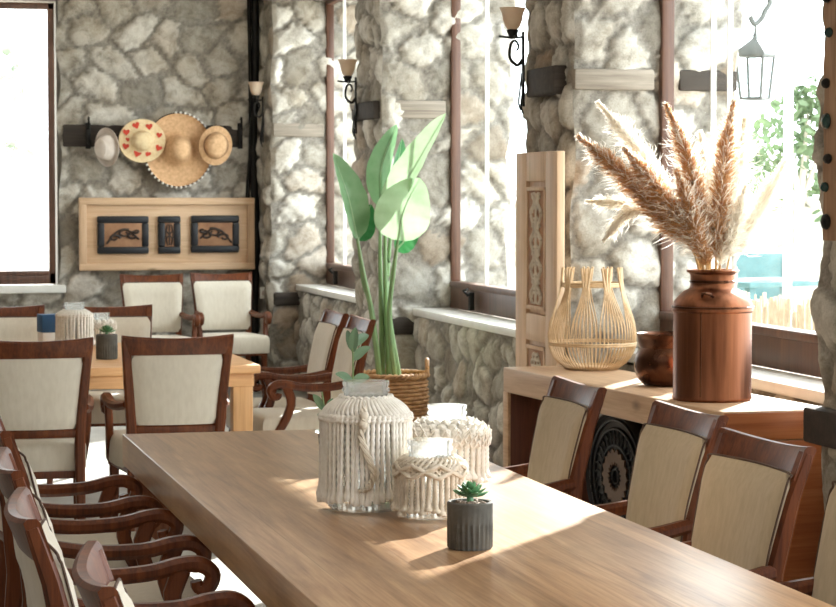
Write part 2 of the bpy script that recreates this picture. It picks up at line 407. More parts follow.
XW, XS, XG, XO = 3.15, 3.36, 3.60, 3.96       # pier face, parapet face, glass, outer face
YB, ZC, ZH, ZS = 17.9, 3.45, 3.0, .82        # back wall, ceiling, window head, sill
piers = [(17.43, 17.9), (13.65, 14.39), (9.90, 10.58), (4.9, 7.13)]
bays = [(14.39, 17.43), (10.58, 13.65), (7.13, 9.90)]
bm = B(); box(bm, (-5, -3, -.12), (4.0, 18.4, 0), 0); struct(obj('floor', bm, M['floor']))
bm = B(); box(bm, (-5, -3, ZC), (4.0, 18.4, ZC+.15), 0); struct(obj('ceiling', bm, M['plaster']))
bm = B(); box(bm, (-5.2, -3, 0), (-5, 18.4, ZC), 0); struct(obj('wall_left', bm, M['leftwall']))
bm = B(); box(bm, (-5, -3.2, 0), (3.15, -3, ZC), 0); struct(obj('wall_front', bm, M['leftwall']))
st = []
for k, (a, b) in enumerate(piers):
    stone_patch(st, (XW, a, 0), (0, 1, 0), (0, 0, 1), b-a, ZC, (-1, 0, 0), .014, .27, 10+k)
    if k:
        pass
    # reveal facing the camera (-Y), inside and outside of the glass
    stone_patch(st, (XW, a, 0), (1, 0, 0), (0, 0, 1), XO-XW, ZC, (0, -1, 0), .014, .29, 30+k)
    stone_patch(st, (XW, b, 0), (1, 0, 0), (0, 0, 1), XO-XW, ZC, (0, 1, 0), .03, .29, 40+k)
    stone_patch(st, (XO, a, 0), (0, 1, 0), (0, 0, 1), b-a, ZC, (1, 0, 0), .03, .27, 50+k)
for k, (a, b) in enumerate(bays):
    stone_patch(st, (XS, a, 0), (0, 1, 0), (0, 0, 1), b-a, ZS-.04, (-1, 0, 0), .016, .26, 60+k)
    stone_patch(st, (XW, a, ZH), (0, 1, 0), (0, 0, 1), b-a, ZC-ZH, (-1, 0, 0), .03, .26, 70+k)
stone_obj('wall_right', st)
bm = B()
for a, b in piers: box(bm, (XW+.06, a+.04, 0), (XO-.04, b-.04, ZC), 0)
for a, b in bays:
    box(bm, (XS+.05, a-.05, 0), (XO, b+.05, ZS-.045), 0); box(bm, (XW+.03, a-.05, ZH), (XO, b+.05, ZC), 0)
box(bm, (XW+.02, -2.4, 0), (XO, 4.95, ZS), 0); box(bm, (XW+.02, -2.4, ZH), (XO, 4.95, ZC), 0); box(bm, (XW+.02, -3.2, 0), (XO, -2.4, ZC), 0)
struct(obj('wall_right', bm, M['mortar']))
st = []
BWX0, BWX1, BWZ0, BWZ1 = -.2, 1.56, .79, 3.0
stone_patch(st, (-2.2, YB, 0), (1, 0, 0), (0, 0, 1), 5.4, ZC, (0, -1, 0), .017, .30, 3, keep=lambda x, z: ~((x-2.2 > BWX0) & (x-2.2 < BWX1) & (z > BWZ0) & (z < BWZ1)))
stone_obj('wall_back', st)
bm = B(); box(bm, (-5, YB+.05, 0), (BWX0, 18.4, ZC), 0); box(bm, (BWX1, YB+.05, 0), (4, 18.4, ZC), 0)
box(bm, (BWX0, YB+.05, 0), (BWX1, 18.4, BWZ0), 0); box(bm, (BWX0, YB+.05, BWZ1), (BWX1, 18.4, ZC), 0)
struct(obj('wall_back', bm, M['mortar']))

def window(n, a, b, z0, z1, axis, pos, bot=.15, jamb=.052, open_=0):
    """fixed wooden window; the frame is the structure object, glass its child"""
    bm = B()
    def bx(u0, u1, w0, w1, d=.03):
        if axis == 'X': box(bm, (pos-d, u0, w0), (pos+d, u1, w1), .006)
        else: box(bm, (u0, pos-d, w0), (u1, pos+d, w1), .006)
    bx(a, a+jamb, z0, z1); bx(b-jamb, b, z0, z1); bx(a, b, z1-jamb, z1); bx(a, b, z0, z0+bot)
    bx(a+jamb, b-jamb, z0+bot-.02, z0+bot+.015, .042)
    o = struct(obj('window_%d' % n, bm, M['frame']))
    bm = B()
    if axis == 'X': box(bm, (pos-.004, a+.05, z0+.05), (pos+.004, b-.05, z1-.05), 0)
    else: box(bm, (a+.05, pos-.004, z0+.05), (b-.05, pos+.004, z1-.05), 0)
    obj('pane', bm, M['glass'], o)
    return o
for k, (a, b) in enumerate(bays):
    w = window(k+1, a-.01, b+.01, ZS, ZH+.02, 'X', XG)
    bm = B()
    for d_ in ((.6, .79) if k == 2 else (.74,) if k == 1 else (.56,)): box(bm, (XG-.012, b-d_-.004, ZS+.13), (XG+.012, b-d_+.004, ZH), .002)
    obj('pane_edge', bm, M['whitepaint'], w)
    # small iron latch on the bottom rail
    bm = B(); yl = b-.62 if k else b-.5
    box(bm, (XG-.075, yl-.02, ZS+.015), (XG-.045, yl+.02, ZS+.12), .004); tube(bm, [(XG-.08, yl, ZS+.1), (XG-.11, yl-.01, ZS+.13), (XG-.1, yl-.06, ZS+.14)], .008)
    obj('latch', bm, M['iron'], w)
    bm = B(); box(bm, (XS-.03, a+.005, ZS-.045), (XG-.03, b-.005, ZS), .008); struct(obj('trim_%d' % (k+1), bm, M['sill']))
w = window(4, BWX0+.02, BWX1-.02, BWZ0+.03, BWZ1-.02, 'Y', YB+.03, .09, .05)
bm = B(); box(bm, (BWX0-.05, YB-.09, BWZ0-.035), (BWX1+.05, YB+.06, BWZ0+.025), .008); struct(obj('trim_4', bm, M['sill']))
# tie beams let into the masonry
def tie(n, lo, hi, m): bm = B(); box(bm, lo, hi, .012); struct(obj('trim_%d' % n, bm, m))
tie(5, (1.60, YB-.045, 1.88), (2.99, YB+.1, 2.05), M['beam'])
tie(6, (XW-.055, 13.67, 1.975), (XW+.1, 14.30, 2.085), M['beam'])
tie(7, (XW+.01, 13.62, 1.975), (XG-.06, 13.75, 2.085), M['greybeam'])
tie(8, (XW-.055, 9.98, 1.97), (XW+.1, 10.42, 2.10), M['beam'])
tie(9, (XW+.01, 9.868, 1.985), (XG-.06, 10.0, 2.08), M['greybeam'])
tie(10, (XG+.06, 9.868, 1.985), (XO-.02, 10.0, 2.08), M['beam'])
tie(11, (XW+.005, 17.40, 1.955), (XG-.05, 17.5, 2.06), M['greybeam'])
tie(12, (XW+.01, 13.615, .66), (XS+.02, 13.75, .765), M['beam'])
tie(13, (XW-.065, 6.0, .69), (XW+.1, 7.135, .81), M['beam'])
tie(14, (XW+.01, 17.39, .66), (XS+.02, 17.5, .76), M['beam'])

# ------------------------------------------------------------------ chairs
def make_chair(label, group, fm):
    t = thing('dining_armchair', label, 'chair', group=group)
    wm = M['chairwood']
    def yb(z): return np.interp(z, [0, .2, .42, .62, .8, .92], [-.275, -.225, -.205, -.222, -.262, -.302])
    def xb(z): return np.interp(z, [0, .42, .54, .92], [.19, .188, .19, .222])
    for s in (-1, 1):
        bm = B(); zs = [0, .1, .2, .3, .42, .52, .62, .72, .8, .87, .905]
        bar(bm, [(s*xb(z), yb(z), z) for z in zs], [.032, .034, .037, .04, .042, .042, .041, .04, .038, .038, .036], [.034, .038, .042, .046, .05, .05, .048, .044, .038, .034, .03])
        obj('rear_leg', bm, wm, t)
        bm = B(); bar(bm, [(s*.218, .2, .37), (s*.218, .2, .2), (s*.218, .205, 0)], [.044, .04, .03], [.044, .04, .03]); obj('leg', bm, wm, t)
        arm = spline([(s*.205, -.215, .622), (s*.23, -.09, .604), (s*.25, .04, .606), (s*.255, .12, .622), (s*.255, .17, .622), (s*.255, .200, .598), (s*.255, .190, .566), (s*.255, .166, .565), (s*.255, .160, .582)], 36)
        bm = B(); n = len(arm)
        bar(bm, arm, [.040+.008*math.sin(PI*min(1, i/n*1.3)) for i in range(n)], [.038 if i < n*.6 else .038-.012*(i/n-.6)/.4 for i in range(n)], bev=.3)
        a = obj('armrest', bm, wm, t)
        bm = B(); bar(bm, spline([(s*.253, .125, .612), (s*.251, .10, .54), (s*.246, .125, .46), (s*.24, .165, .39), (s*.23, .19, .33)], 10), .034, [.044]*3+[.04]*5+[.046]*3)
        obj('arm_support', bm, wm, a)
    def rail(z0, z1, w0, w1, thick, sag, name, lift=0, off=0):
        bm = B(); rings = []; N = 14
        for i in range(N+1):
            q = -1+2*i/N; ring = []
            zt = z1+lift*q*q; zb = z0
            x0, x1 = q*w0, q*w1; d = -sag*(1-q*q)
            y0, y1 = yb(z0)+d+off, yb(z1)+d+off; h = thick/2
            c = .008
            for (x, y, z) in ((x0, y0-h, zb+c), (x0, y0-h+c, zb), (x0, y0+h-c, zb), (x0, y0+h, zb+c), (x1, y1+h, zt-c), (x1, y1+h-c, zt), (x1, y1-h+c, zt), (x1, y1-h, zt-c)):
                ring.append(Vector((x, y, z)))
            rings.append(ring)
        ring_loft(bm, rings); return obj(name, bm, wm, t)
    rail(.835, .908, .205+.026, .238, .032, .028, 'top_rail', .014)
    rail(.495, .532, .19, .19, .026, .018, 'bottom_rail')
    # upholstered back: padded front cushion, flatter rear panel between the posts
    def pad(name, z0, z1, win, yin, yout, puff, r_=.03):
        bm = B(); N, K = 14, 12; sides = []
        for face in (0, 1):
            g = []
            for j in range(K+1):
                z = z0+(z1-z0)*j/K; row = []
                dz = min(z-z0, z1-z); cut = (r_-math.sqrt(max(0, r_*r_-(r_-dz)**2))) if dz < r_ else 0
                for i in range(N+1):
                    q = -1+2*i/N; w = xb(z)-win-cut*.7
                    e = math.sqrt(min(1, (1-abs(q))*5)*min(1, min(j, K-j)/K*7))
                    row.append(bm.verts.new((q*w, yb(z)-.022*(1-q*q)+(yin if not face else yout+puff*e), z)))
                g.append(row)
            sides.append(g)
            for a, b in zip(g, g[1:]):
                for i in range(N): bm.faces.new((a[i], a[i+1], b[i+1], b[i]))
        r, f = sides
        loop = lambda g: g[0][:]+[g[j][N] for j in range(1, K+1)]+g[K][-2::-1]+[g[j][0] for j in range(K-1, 0, -1)]
        lf, lr_ = loop(f), loop(r)
        for i in range(len(lf)):
            j = (i+1) % len(lf); bm.faces.new((lf[i], lf[j], lr_[j], lr_[i]))
        return obj(name, bm, fm, t, 50)
    back = pad('backrest', .49, .856, -.010, .012, .03, .018)
    pad('back_panel', .532, .837, .018, .0, -.012, -.01, .02)
    bm = B(); pp = []
    for (q, z) in [(-1, .5), (-1, .66), (-1, .815), (-.985, .843), (-.93, .857), (0, .859), (.93, .857), (.985, .843), (1, .815), (1, .66), (1, .5)]:
        pp.append((q*(xb(z)+.011), yb(z)-.022*(1-q*q)+.029, z))
    tube(bm, spline(pp, 60), .003, 6); obj('piping', bm, M['piping'], back)
    # seat: thick upholstered block
    bm = B(); N, K = 10, 10; rings = []
    def srow(z, inset):
        ring = []
        pts2 = [(-.20, -.178), (-.235, .0), (-.252, .235), (0, .25), (.252, .235), (.235, 0), (.20, -.178), (0, -.185)]
        c = Vector((0, .03, 0))
        dense = []
        for a, b in zip(pts2, pts2[1:]+pts2[:1]):
            for k in range(4): dense.append(Vector((a[0]+(b[0]-a[0])*k/4, a[1]+(b[1]-a[1])*k/4, 0)))
        for p in dense:
            d = p-c; ring.append(Vector((c.x+d.x*(1-inset), c.y+d.y*(1-inset), z)))
        return ring
    for z, ins in ((.335, .02), (.345, 0), (.43, -.005), (.452, .015), (.465, .06), (.472, .2), (.476, .45), (.478, .75)): rings.append(srow(z, ins))
    ring_loft(bm, rings); obj('seat', bm, fm, t, 45)
    bm = B(); box(bm, (-.2, -.19, .318), (.2, -.15, .35), .004); box(bm, (-.235, .195, .318), (.235, .232, .35), .004)
    for s in (-1, 1): bar(bm, [(s*.19, -.18, .334), (s*.225, .2, .334)], .03, .032)
    obj('seat_frame', bm, wm, t)
    return t
R = math.radians
CH = [ # x, y, facing (rotation so that local +y points there), label, group
 (1.95, 6.97, 90, 'armchair right of the long table, farthest back, before the rattan lantern', 'armchairs right of the long table'),
 (1.975, 6.03, 92, 'armchair right of the long table, standing before the copper can', 'armchairs right of the long table'),
 (1.885, 5.25, 94, 'armchair right of the long table, before the near end of the console', 'armchairs right of the long table'),
 (1.945, 4.67, 90, 'armchair right of the long table cut by the right border of the photo', 'armchairs right of the long table'),
 (.66, 6.90, -90, 'dark armchair left of the long table by its far corner, only its arm showing', 'armchairs left of the long table'),
 (.675, 6.10, -90, 'dark armchair left of the long table, just before the one showing only its arm', 'armchairs left of the long table'),
 (.645, 5.25, -90, 'dark armchair left of the long table, third from the far end of its row', 'armchairs left of the long table'),
 (.625, 4.48, -92, 'dark armchair left of the long table, fourth from the far end, its back shown sideways', 'armchairs left of the long table'),
 (.685, 3.71, -93, 'dark armchair left of the long table, nearest us in the bottom left corner', 'armchairs left of the long table'),
 (1.346, 10.0, 0, 'cream armchair at the pine table, back to us, behind the long table corner', 'armchairs round the pine table'),
 (.742, 9.92, 0, 'cream backed armchair at the pine table, back to us, at the left border', 'armchairs round the pine table'),
 (1.343, 12.1, 180, 'armchair across the pine table behind the small green succulent, facing us', 'armchairs round the pine table'),
 (.775, 12.2, 180, 'armchair across the pine table at the left border, left of the white jars', 'armchairs round the pine table'),
 (2.10, 11.45, 90, 'armchair at the right side of the pine table, the farther of two side by side', 'armchairs round the pine table'),
 (2.11, 10.88, 90, 'armchair at the right side of the pine table, the nearer, next to the basket plant', 'armchairs round the pine table'),
 (2.19, 16.83, 182, 'cream armchair against the stone wall under the left half of the carved wooden panel', 'armchairs by the back wall'),
 (2.75, 17.02, 183, 'cream armchair against the stone wall under the right half of the carved panel', 'armchairs by the back wall')]
proto = {}
for x, y, a, lab, g in CH:
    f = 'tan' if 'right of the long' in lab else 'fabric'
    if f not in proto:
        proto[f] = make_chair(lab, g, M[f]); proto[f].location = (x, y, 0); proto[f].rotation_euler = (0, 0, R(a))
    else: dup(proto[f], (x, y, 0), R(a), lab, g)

# ------------------------------------------------------------------ tables
TX0, TX1, TY0, TY1, TZ = .84, 1.78, 3.05, 7.355, .75
t = thing('dining_table', 'long rustic oak dining table with a thick planked top holding the corded jars', 'table', ((TX0+TX1)/2, (TY0+TY1)/2, 0))
hx, hy = (TX1-TX0)/2, (TY1-TY0)/2
bm = B(); box(bm, (-hx, -hy, .652), (hx, hy, TZ), .004, 2); obj('tabletop', bm, M['table'], t)
for sx in (-1, 1):
    for sy in (-1, 1):
        bm = B(); box(bm, (sx*(hx-.03)-(.1 if sx > 0 else 0), sy*(hy-.06)-(.1 if sy > 0 else 0), 0), (sx*(hx-.03)+(.1 if sx < 0 else 0), sy*(hy-.06)+(.1 if sy < 0 else 0), .653), .006)
        obj('leg', bm, M['tableedge'], t)
FX0, FX1, FY0, FY1 = .30, 1.785, 10.18, 11.88
t = thing('pine_table', 'honey coloured pine table with cream armchairs all round, in the room behind', 'table', ((FX0+FX1)/2, (FY0+FY1)/2, 0))
hx, hy = (FX1-FX0)/2, (FY1-FY0)/2
bm = B(); box(bm, (-hx, -hy, .712), (hx, hy, .75), .005); obj('tabletop', bm, M['pine'], t)
bm = B(); i = .035
for s in (-1, 1):
    box(bm, (-hx+i, s*(hy-i)-.012, .652), (hx-i, s*(hy-i)+.012, .714), .003); box(bm, (s*(hx-i)-.012, -hy+i, .652), (s*(hx-i)+.012, hy-i, .714), .003)
obj('apron', bm, M['pine'], t)
for sx in (-1, 1):
    for sy in (-1, 1):
        bm = B(); x, y = sx*(hx-.075), sy*(hy-.075); box(bm, (x-.045, y-.045, 0), (x+.045, y+.045, .713), .005); obj('leg', bm, M['pineleg'], t)

# ------------------------------------------------------------------ console with what stands on it
CA, CB = Vector((2.70, 9.42)), Vector((2.865, 7.29))
L = (CA-CB).length; CANG = math.atan2(CA.y-CB.y, CA.x-CB.x)-PI/2; CDEP, CZ = .42, .78
con = thing('console_table', 'thick slab oak console against the window bay, carrying the copper can and cane lantern', 'console', (CB.x, CB.y, 0), CANG)
bm = B(); box(bm, (0, 0, CZ-.105), (CDEP, L, CZ), .006, 3); obj('console_top', bm, M['console'], con)
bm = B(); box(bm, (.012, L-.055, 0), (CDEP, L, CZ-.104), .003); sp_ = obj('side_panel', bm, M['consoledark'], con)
bm = B(); box(bm, (0, L-.057, 0), (.014, L+.001, CZ-.104), .002); obj('edge_strip', bm, M['console'], sp_)
bm = B(); box(bm, (0.0, 0.0, 0), (CDEP, .055, CZ-.104), .005); obj('side_panel', bm, M['consoleend'], con)
bm = B(); box(bm, (.004, -.006, CZ-.1), (CDEP-.004, .004, CZ-.006), .002); obj('end_grain', bm, M['consoleend'], con)
# copper milk can
p = atZ(712, 399.5, CZ); CANP = p.copy()
t = thing('milk_can', 'tall brown copper milk can holding the dried plumes on the console', 'can', p)
bm = B(); r = .143
lathe(bm, [(.125, 0), (r-.004, .0), (r, .006), (r, .012), (r-.003, .018), (r-.003, .315), (r+.002, .32), (r+.003, .33), (r, .342), (r-.004, .355), (r-.02, .372), (.105, .39), (.088, .398), (.082, .405), (.08, .415), (.08, .448), (.084, .455), (.092, .459), (.094, .464), (.09, .468), (.078, .468), (.074, .46), (.074, .40), (.07, .39)], 72, caps=True)
body = obj('can_body', bm, M['copper'], t)
bm = B(); lathe(bm, [(r-.002, .329), (r+.005, .331), (r+.005, .337), (r-.002, .339)], 72, caps=False); lathe(bm, [(.08, .42), (.084, .422), (.084, .428), (.08, .43)], 64, caps=False)
obj('band', bm, M['darkcopper'], t)
bm = B(); a = R(-128); q = r-.001
bar(bm, [(q*math.cos(a), q*math.sin(a), .02), (q*math.cos(a), q*math.sin(a), .318)], .006, .003, (-math.sin(a), math.cos(a), 0)); obj('seam', bm, M['darkcopper'], t)
for a in (R(-120), R(60)):
    bm = B(); d = Vector((math.cos(a), math.sin(a), 0)); n = Vector((-d.y, d.x, 0))
    tube(bm, [d*.115+n*-.02+Vector((0, 0, .372)), d*.14+n*-.014+Vector((0, 0, .385)), d*.15+Vector((0, 0, .388)), d*.14+n*.014+Vector((0, 0, .385)), d*.115+n*.02+Vector((0, 0, .372))], .005, 8)
    obj('handle', bm, M['darkcopper'], t)
# round copper pot behind it
p = atZ(666, 385.5, CZ)
t = thing('cooking_pot', 'squat dark copper pot half hidden behind the milk can on the console', 'pot', p)
bm = B(); lathe(bm, [(.05, 0), (.085, .004), (.112, .03), (.124, .07), (.122, .105), (.11, .135), (.1, .148), (.104, .158), (.108, .175), (.112, .196), (.116, .2), (.112, .203), (.106, .198), (.1, .16), (.094, .148), (.105, .12), (.1, .04), (.05, .012)], 56)
obj('pot_body', bm, M['darkcopper'], t)
for a in (R(200+90), R(60)):
    bm = B(); d = Vector((math.cos(a), math.sin(a), 0)); n = Vector((-d.y, d.x, 0)); c = d*.126+Vector((0, 0, .128))
    tube(bm, [c+n*(.024*math.cos(k))+Vector((0, 0, .024*math.sin(k)))+d*.004*math.sin(k) for k in np.linspace(0, 2*PI, 17)], .0045, 8); h = obj('ring_handle', bm, M['copper'], t)
    bm = B(); bmesh.ops.create_uvsphere(bm, u_segments=10, v_segments=8, radius=.012, matrix=Matrix.Translation(d*.118+Vector((0, 0, .15)))); obj('lug', bm, M['darkcopper'], h)
# rattan lantern
p = atZ(592, 369.0, CZ)
t = thing('rattan_lantern', 'bulbous openwork rattan lantern on the far end of the console', 'lantern', p)
def lr(z): return float(np.interp(z, [0, .02, .06, .1, .15, .2, .26, .31, .36, .43], [.105, .135, .170, .183, .185, .177, .158, .142, .128, .122]))
bm = B(); NC, NB = 66, 9
for k in range(NC):
    th = 2*PI*k/NC; bd = (round(th/(2*PI/NB)-.001+.0))*(2*PI/NB); top = bd+(th-bd)*.3
    pts = []
    for z in np.linspace(0.004, .365, 16):
        f = max(0, (z-.17)/.195); f = f*f*(3-2*f) if f < 1 else 1
        a = th+(top-th)*f; q = lr(z); pts.append((q*math.cos(a), q*math.sin(a), z))
    tube(bm, pts, .0027, 5)
obj('cane_body', bm, M['rattan'], t)
bm = B()
for k in range(NB):
    for s in (-1, 0, 1):
        a0 = 2*PI*k/NB+s*.05; a1 = 2*PI*k/NB+s*.16
        tube(bm, [(.134*math.cos(a0), .134*math.sin(a0), .33), (.128*math.cos((a0+a1)/2), .128*math.sin((a0+a1)/2), .375), (.124*math.cos(a1), .124*math.sin(a1), .428)], .0055, 6)
obj('cane_peg', bm, M['rattan'], t)
for (rr, z, q) in ((.104, .006, .007), (.109, .012, .006), (.184, .105, .0035), (.1855, .113, .0035), (.124, .352, .006), (.124, .362, .005)):
    bm = B(); tube(bm, [(rr*math.cos(a), rr*math.sin(a), z) for a in np.linspace(0, 2*PI, 49)], q, 7); obj('ring', bm, M['rattan'], t)
bm = B(); lathe(bm, [(.1, .003), (.1, .01), (0.0001, .011)], 40); obj('base_disc', bm, M['rattan'], t)

# pampas plumes in the can
def pampas(label, pts, plume_from, width, m, seed, n=1500):
    rnd = random.Random(seed)
    t = thing('pampas_stem', label, 'dried grass', pts[0], group='pampas plumes in the copper can')
    o = Vector(pts[0]); C = spline([Vector(p)-o for p in pts], 40)
    bm = B(); tube(bm, C, lambda q: .0045*(1-.75*q)+.0006, 6); obj('stem', bm, M['reed'], t)
    def blades(cnt, wmul, l0, l1, out0, out1, bw):
        bm = B()
        for i in range(cnt):
            q = plume_from+(1-plume_from)*rnd.random()**.85; u = q*40; k = min(39, int(u)); c = C[k].lerp(C[k+1], u-k)
            tg = (C[min(k+2, 40)]-C[max(k-1, 0)]).normalized()
            s = (q-plume_from)/(1-plume_from)
            env = width*wmul*(.4+.6*math.sin(PI*min(1, s*.85+.15))**.7)*(1 if s < .72 else max(.42, (1-s)/.28))
            rd = Vector((rnd.gauss(0, 1), rnd.gauss(0, 1), rnd.gauss(0, 1))); rd -= tg*rd.dot(tg)
            if rd.length < .01: continue
            rd.normalize()
            ln = env*rnd.uniform(l0, l1)
            d = (tg*rnd.uniform(.6, 1.5)+rd*rnd.uniform(out0, out1)).normalized()
            sd_ = d.cross(Vector((rnd.gauss(0, 1), rnd.gauss(0, 1), rnd.gauss(0, 1)))).normalized()
            w = rnd.uniform(.7, 1.3)*bw
            cu = Vector((rnd.gauss(0, .12), rnd.gauss(0, .12), rnd.gauss(0, .12)))*ln
            e0 = c+rd*.002; e1 = e0+d*ln*.5+rd*ln*.05+cu; e2 = e0+d*ln+Vector((0, 0, -.16*ln))+rd*ln*.02
            a, b = bm.verts.new(e0-sd_*w*.6), bm.verts.new(e0+sd_*w*.6); cc, dd = bm.verts.new(e1+sd_*w), bm.verts.new(e1-sd_*w); e = bm.verts.new(e2)
            bm.faces.new((a, b, cc, dd)); bm.faces.new((dd, cc, e))
        return bm
    me = bpy.data.meshes.new('plume'); bm = blades(int(n*1.5), 1.12, .7, 1.25, .4, 1.15, .0019); bm.to_mesh(me); bm.free(); pb = link('plume', me, m, t, 180)
    me = bpy.data.meshes.new('fluff'); bm = blades(int(n*.42), 1.7, .8, 1.35, .5, 1.3, .0013); bm.to_mesh(me); bm.free(); link('fluff', me, M['pampaspale'], pb, 180)
    return t
cy = CANP.y
def pp(*a): return [Vector((CANP.x+a[0], cy+a[1], .95))]+[atY(x, y, cy+d) for x, y, d in a[2]]
pal, pam = M['pampaspale'], M['pampas']
for lab, pts, pf, w, m, n in [
 ('long brown pampas plume leaning farthest left, above the lantern', pp(-.03, .0, [(700, 262, 0), (664, 222, -.02), (620, 172, -.03), (578, 136, -.03)]), .36, .052, pam, 1700),
 ('thick brown pampas plume leaning left just under the highest leftward one', pp(-.02, -.03, [(702, 262, -.04), (682, 224, -.06), (652, 182, -.08), (624, 148, -.09)]), .3, .055, pam, 1700),
 ('pale pampas plume leaning left with the highest tip on that side', pp(-.02, .03, [(703, 262, .03), (680, 212, .05), (638, 150, .07), (598, 102, .08)]), .4, .045, pal, 1500),
 ('brown pampas plume rising in front of the window frame', pp(-.01, -.02, [(708, 262, -.02), (702, 222, -.03), (688, 160, -.05), (666, 104, -.06)]), .3, .055, pam, 1900),
 ('upright brown pampas plume, the tallest, in the middle of the can', pp(.01, -.02, [(716, 262, -.03), (719, 222, -.04), (724, 160, -.04), (734, 100, -.04)]), .26, .058, pam, 2000),
 ('white pampas plume standing right behind the tallest brown one', pp(.02, .04, [(720, 262, .05), (728, 215, .08), (738, 165, .1), (745, 118, .11)]), .3, .06, pal, 1800),
 ('pale pampas plume leaning farthest right towards the window post', pp(.03, .0, [(728, 264, 0), (742, 238, .0), (764, 202, 0), (786, 160, 0)]), .28, .055, pal, 1700),
 ('white pampas plume upright behind the brown ones in the middle', pp(-.0, .05, [(710, 262, .06), (709, 222, .1), (706, 178, .12), (700, 132, .13)]), .3, .055, pal, 1600),
 ('white pampas plume drooping lowest at the left, under the brown ones', pp(-.03, .02, [(697, 262, .02), (666, 219, .03), (630, 212, .03), (603, 241, .03)]), .6, .03, pal, 600),
 ('small white pampas plume pointing level left above the drooping one', pp(-.03, .03, [(698, 262, .04), (664, 216, .06), (626, 204, .07), (586, 201, .07)]), .55, .03, pal, 650),
 ('short brown pampas plume low in the middle of the bunch', pp(.0, -.04, [(706, 264, -.05), (698, 240, -.07), (688, 205, -.09), (676, 170, -.1)]), .24, .05, pam, 1400),
 ('short pale brown pampas plume low on the right of the bunch', pp(.02, -.03, [(720, 264, -.04), (728, 245, -.05), (738, 215, -.06), (746, 185, -.06)]), .24, .048, pal, 1300)]:
    pampas(lab, pts, pf, w, m, hash(len(lab)*7+n) % 1000, n)

# black openwork drum under the console
p = Vector((3.02, 8.62, 0))
t = thing('iron_brazier', 'black round openwork metal piece with a pierced rosette, under the console', 'brazier', p, R(8))
def tox(a, q, x): return Vector((x, q*math.cos(a), .40+q*math.sin(a)))
bm = B(); rings = []
for q, x in ((.0005, .1), (.26, .1), (.275, .08), (.275, -.06), (.265, -.09), (.25, -.1), (.24, -.085), (.0005, -.08)): rings.append([tox(2*PI*k/56, q, x) for k in range(56)])
ring_loft(bm, rings, True, False); obj('drum', bm, M['blackmetal'], t)
bm = B()
for k in range(18):
    a = 2*PI*k/18
    poly = [(.045, 0), (.065, .014), (.095, .016), (.112, 0), (.095, -.016), (.065, -.014)]
    prism(bm, poly, .008, lambda u, v, w: Vector((-.088-w, u*math.cos(a)-v*math.sin(a), .40+u*math.sin(a)+v*math.cos(a))))
obj('rosette', bm, M['bronze'], t)
bm = B()
for q in (.03, .125, .19, .225): tube(bm, [tox(a, q, -.088) for a in np.linspace(0, 2*PI, 49)], .006, 7)
for k in range(30):
    a = 2*PI*k/30; tube(bm, [tox(a, .13, -.086), tox(a+.08, .155, -.09), tox(a, .186, -.086)], .004, 6)
obj('ring_tracery', bm, M['blackmetal'], t)
for y in (-.13, .13):
    for x in (-.06, .09):
        bm = B(); bar(bm, [(x, y, 0), (x, y*.95, .1), (x, y*.8, .19)], .03, .03); obj('leg', bm, M['blackmetal'], t)
bm = B(); tube(bm, [(.0, -.08, .66), (.0, -.08, .671), (.0, .08, .671), (.0, .08, .66)], .008); obj('handle', bm, M['blackmetal'], t)

# ------------------------------------------------------------------ old door leaf against the pier
DY0, DY1 = 9.80, 10.45; dw = DY1-DY0
t = thing('carved_door_leaf', 'old pine door leaf with carved plaques leaning on the stone pier behind the console', 'door leaf', (3.075, (DY0+DY1)/2, 0))
# local: y across, z up, front at -x
def dbox(y0, y1, z0, z1, x0, x1, m, name, par, bev=.006):
    bm = B(); box(bm, (x0, y0, z0), (x1, y1, z1), bev); return obj(name, bm, m, par)
h = dw/2
for a, b in ((-h, -h+.17), (h-.17, h)): dbox(a, b, 0, 1.71, -.02, .02, M['oldpine'], 'stile', t)
for a, b in ((1.575, 1.71), (.84, .965), (.3, .42), (0, .13)): dbox(-h+.165, h-.165, a, b, -.018, .018, M['oldpine'], 'cross_rail', t)
for z0, z1 in ((.96, 1.58), (.415, .845), (.125, .305)):
    fp = dbox(-h+.16, h-.16, z0, z1, -.002, .008, M['oldpine'], 'door_panel', t, .001)
for z0, z1 in ((.985, 1.55), (.66, .82)):
    f = dbox(-.15, .15, z0, z1, -.014, .0, M['carved'], 'carved_plaque', t)
    bm = B()
    for a, b, c, d in ((-.15, .15, z0, z0+.018), (-.15, .15, z1-.018, z1), (-.15, -.13, z0, z1), (.13, .15, z0, z1)): box(bm, (-.022, a, c), (-.01, b, d), .003)
    obj('moulding', bm, M['oldpine'], f)
    bm = B(); zc = (z0+z1)/2; H = (z1-z0)/2-.03
    if H > .1:
        for s in (-1, 1):
            tube(bm, spline([(-.016, s*(.055+.03*math.sin(k*2.1)), zc-H+2*H*k/12) for k in range(13)], 60), .009, 6)
            for k in range(8):
                z = zc-H*.9+1.8*H*k/7
                tube(bm, [(-.016, s*.03+.028*math.cos(a)*s, z+.026*math.sin(a)) for a in np.linspace(0, 5, 12)], .006, 6)
        tube(bm, [(-.016, 0, zc-H), (-.016, 0, zc+H)], .008, 6)
    else:
        for k in range(6):
            a = 2*PI*k/6; tube(bm, [(-.016, .045*math.cos(a)+.022*math.cos(b), zc+.032*math.sin(a)+.016*math.sin(b)) for b in np.linspace(0, 2*PI, 13)], .007, 6)
    obj('carving', bm, M['ornament'], f)

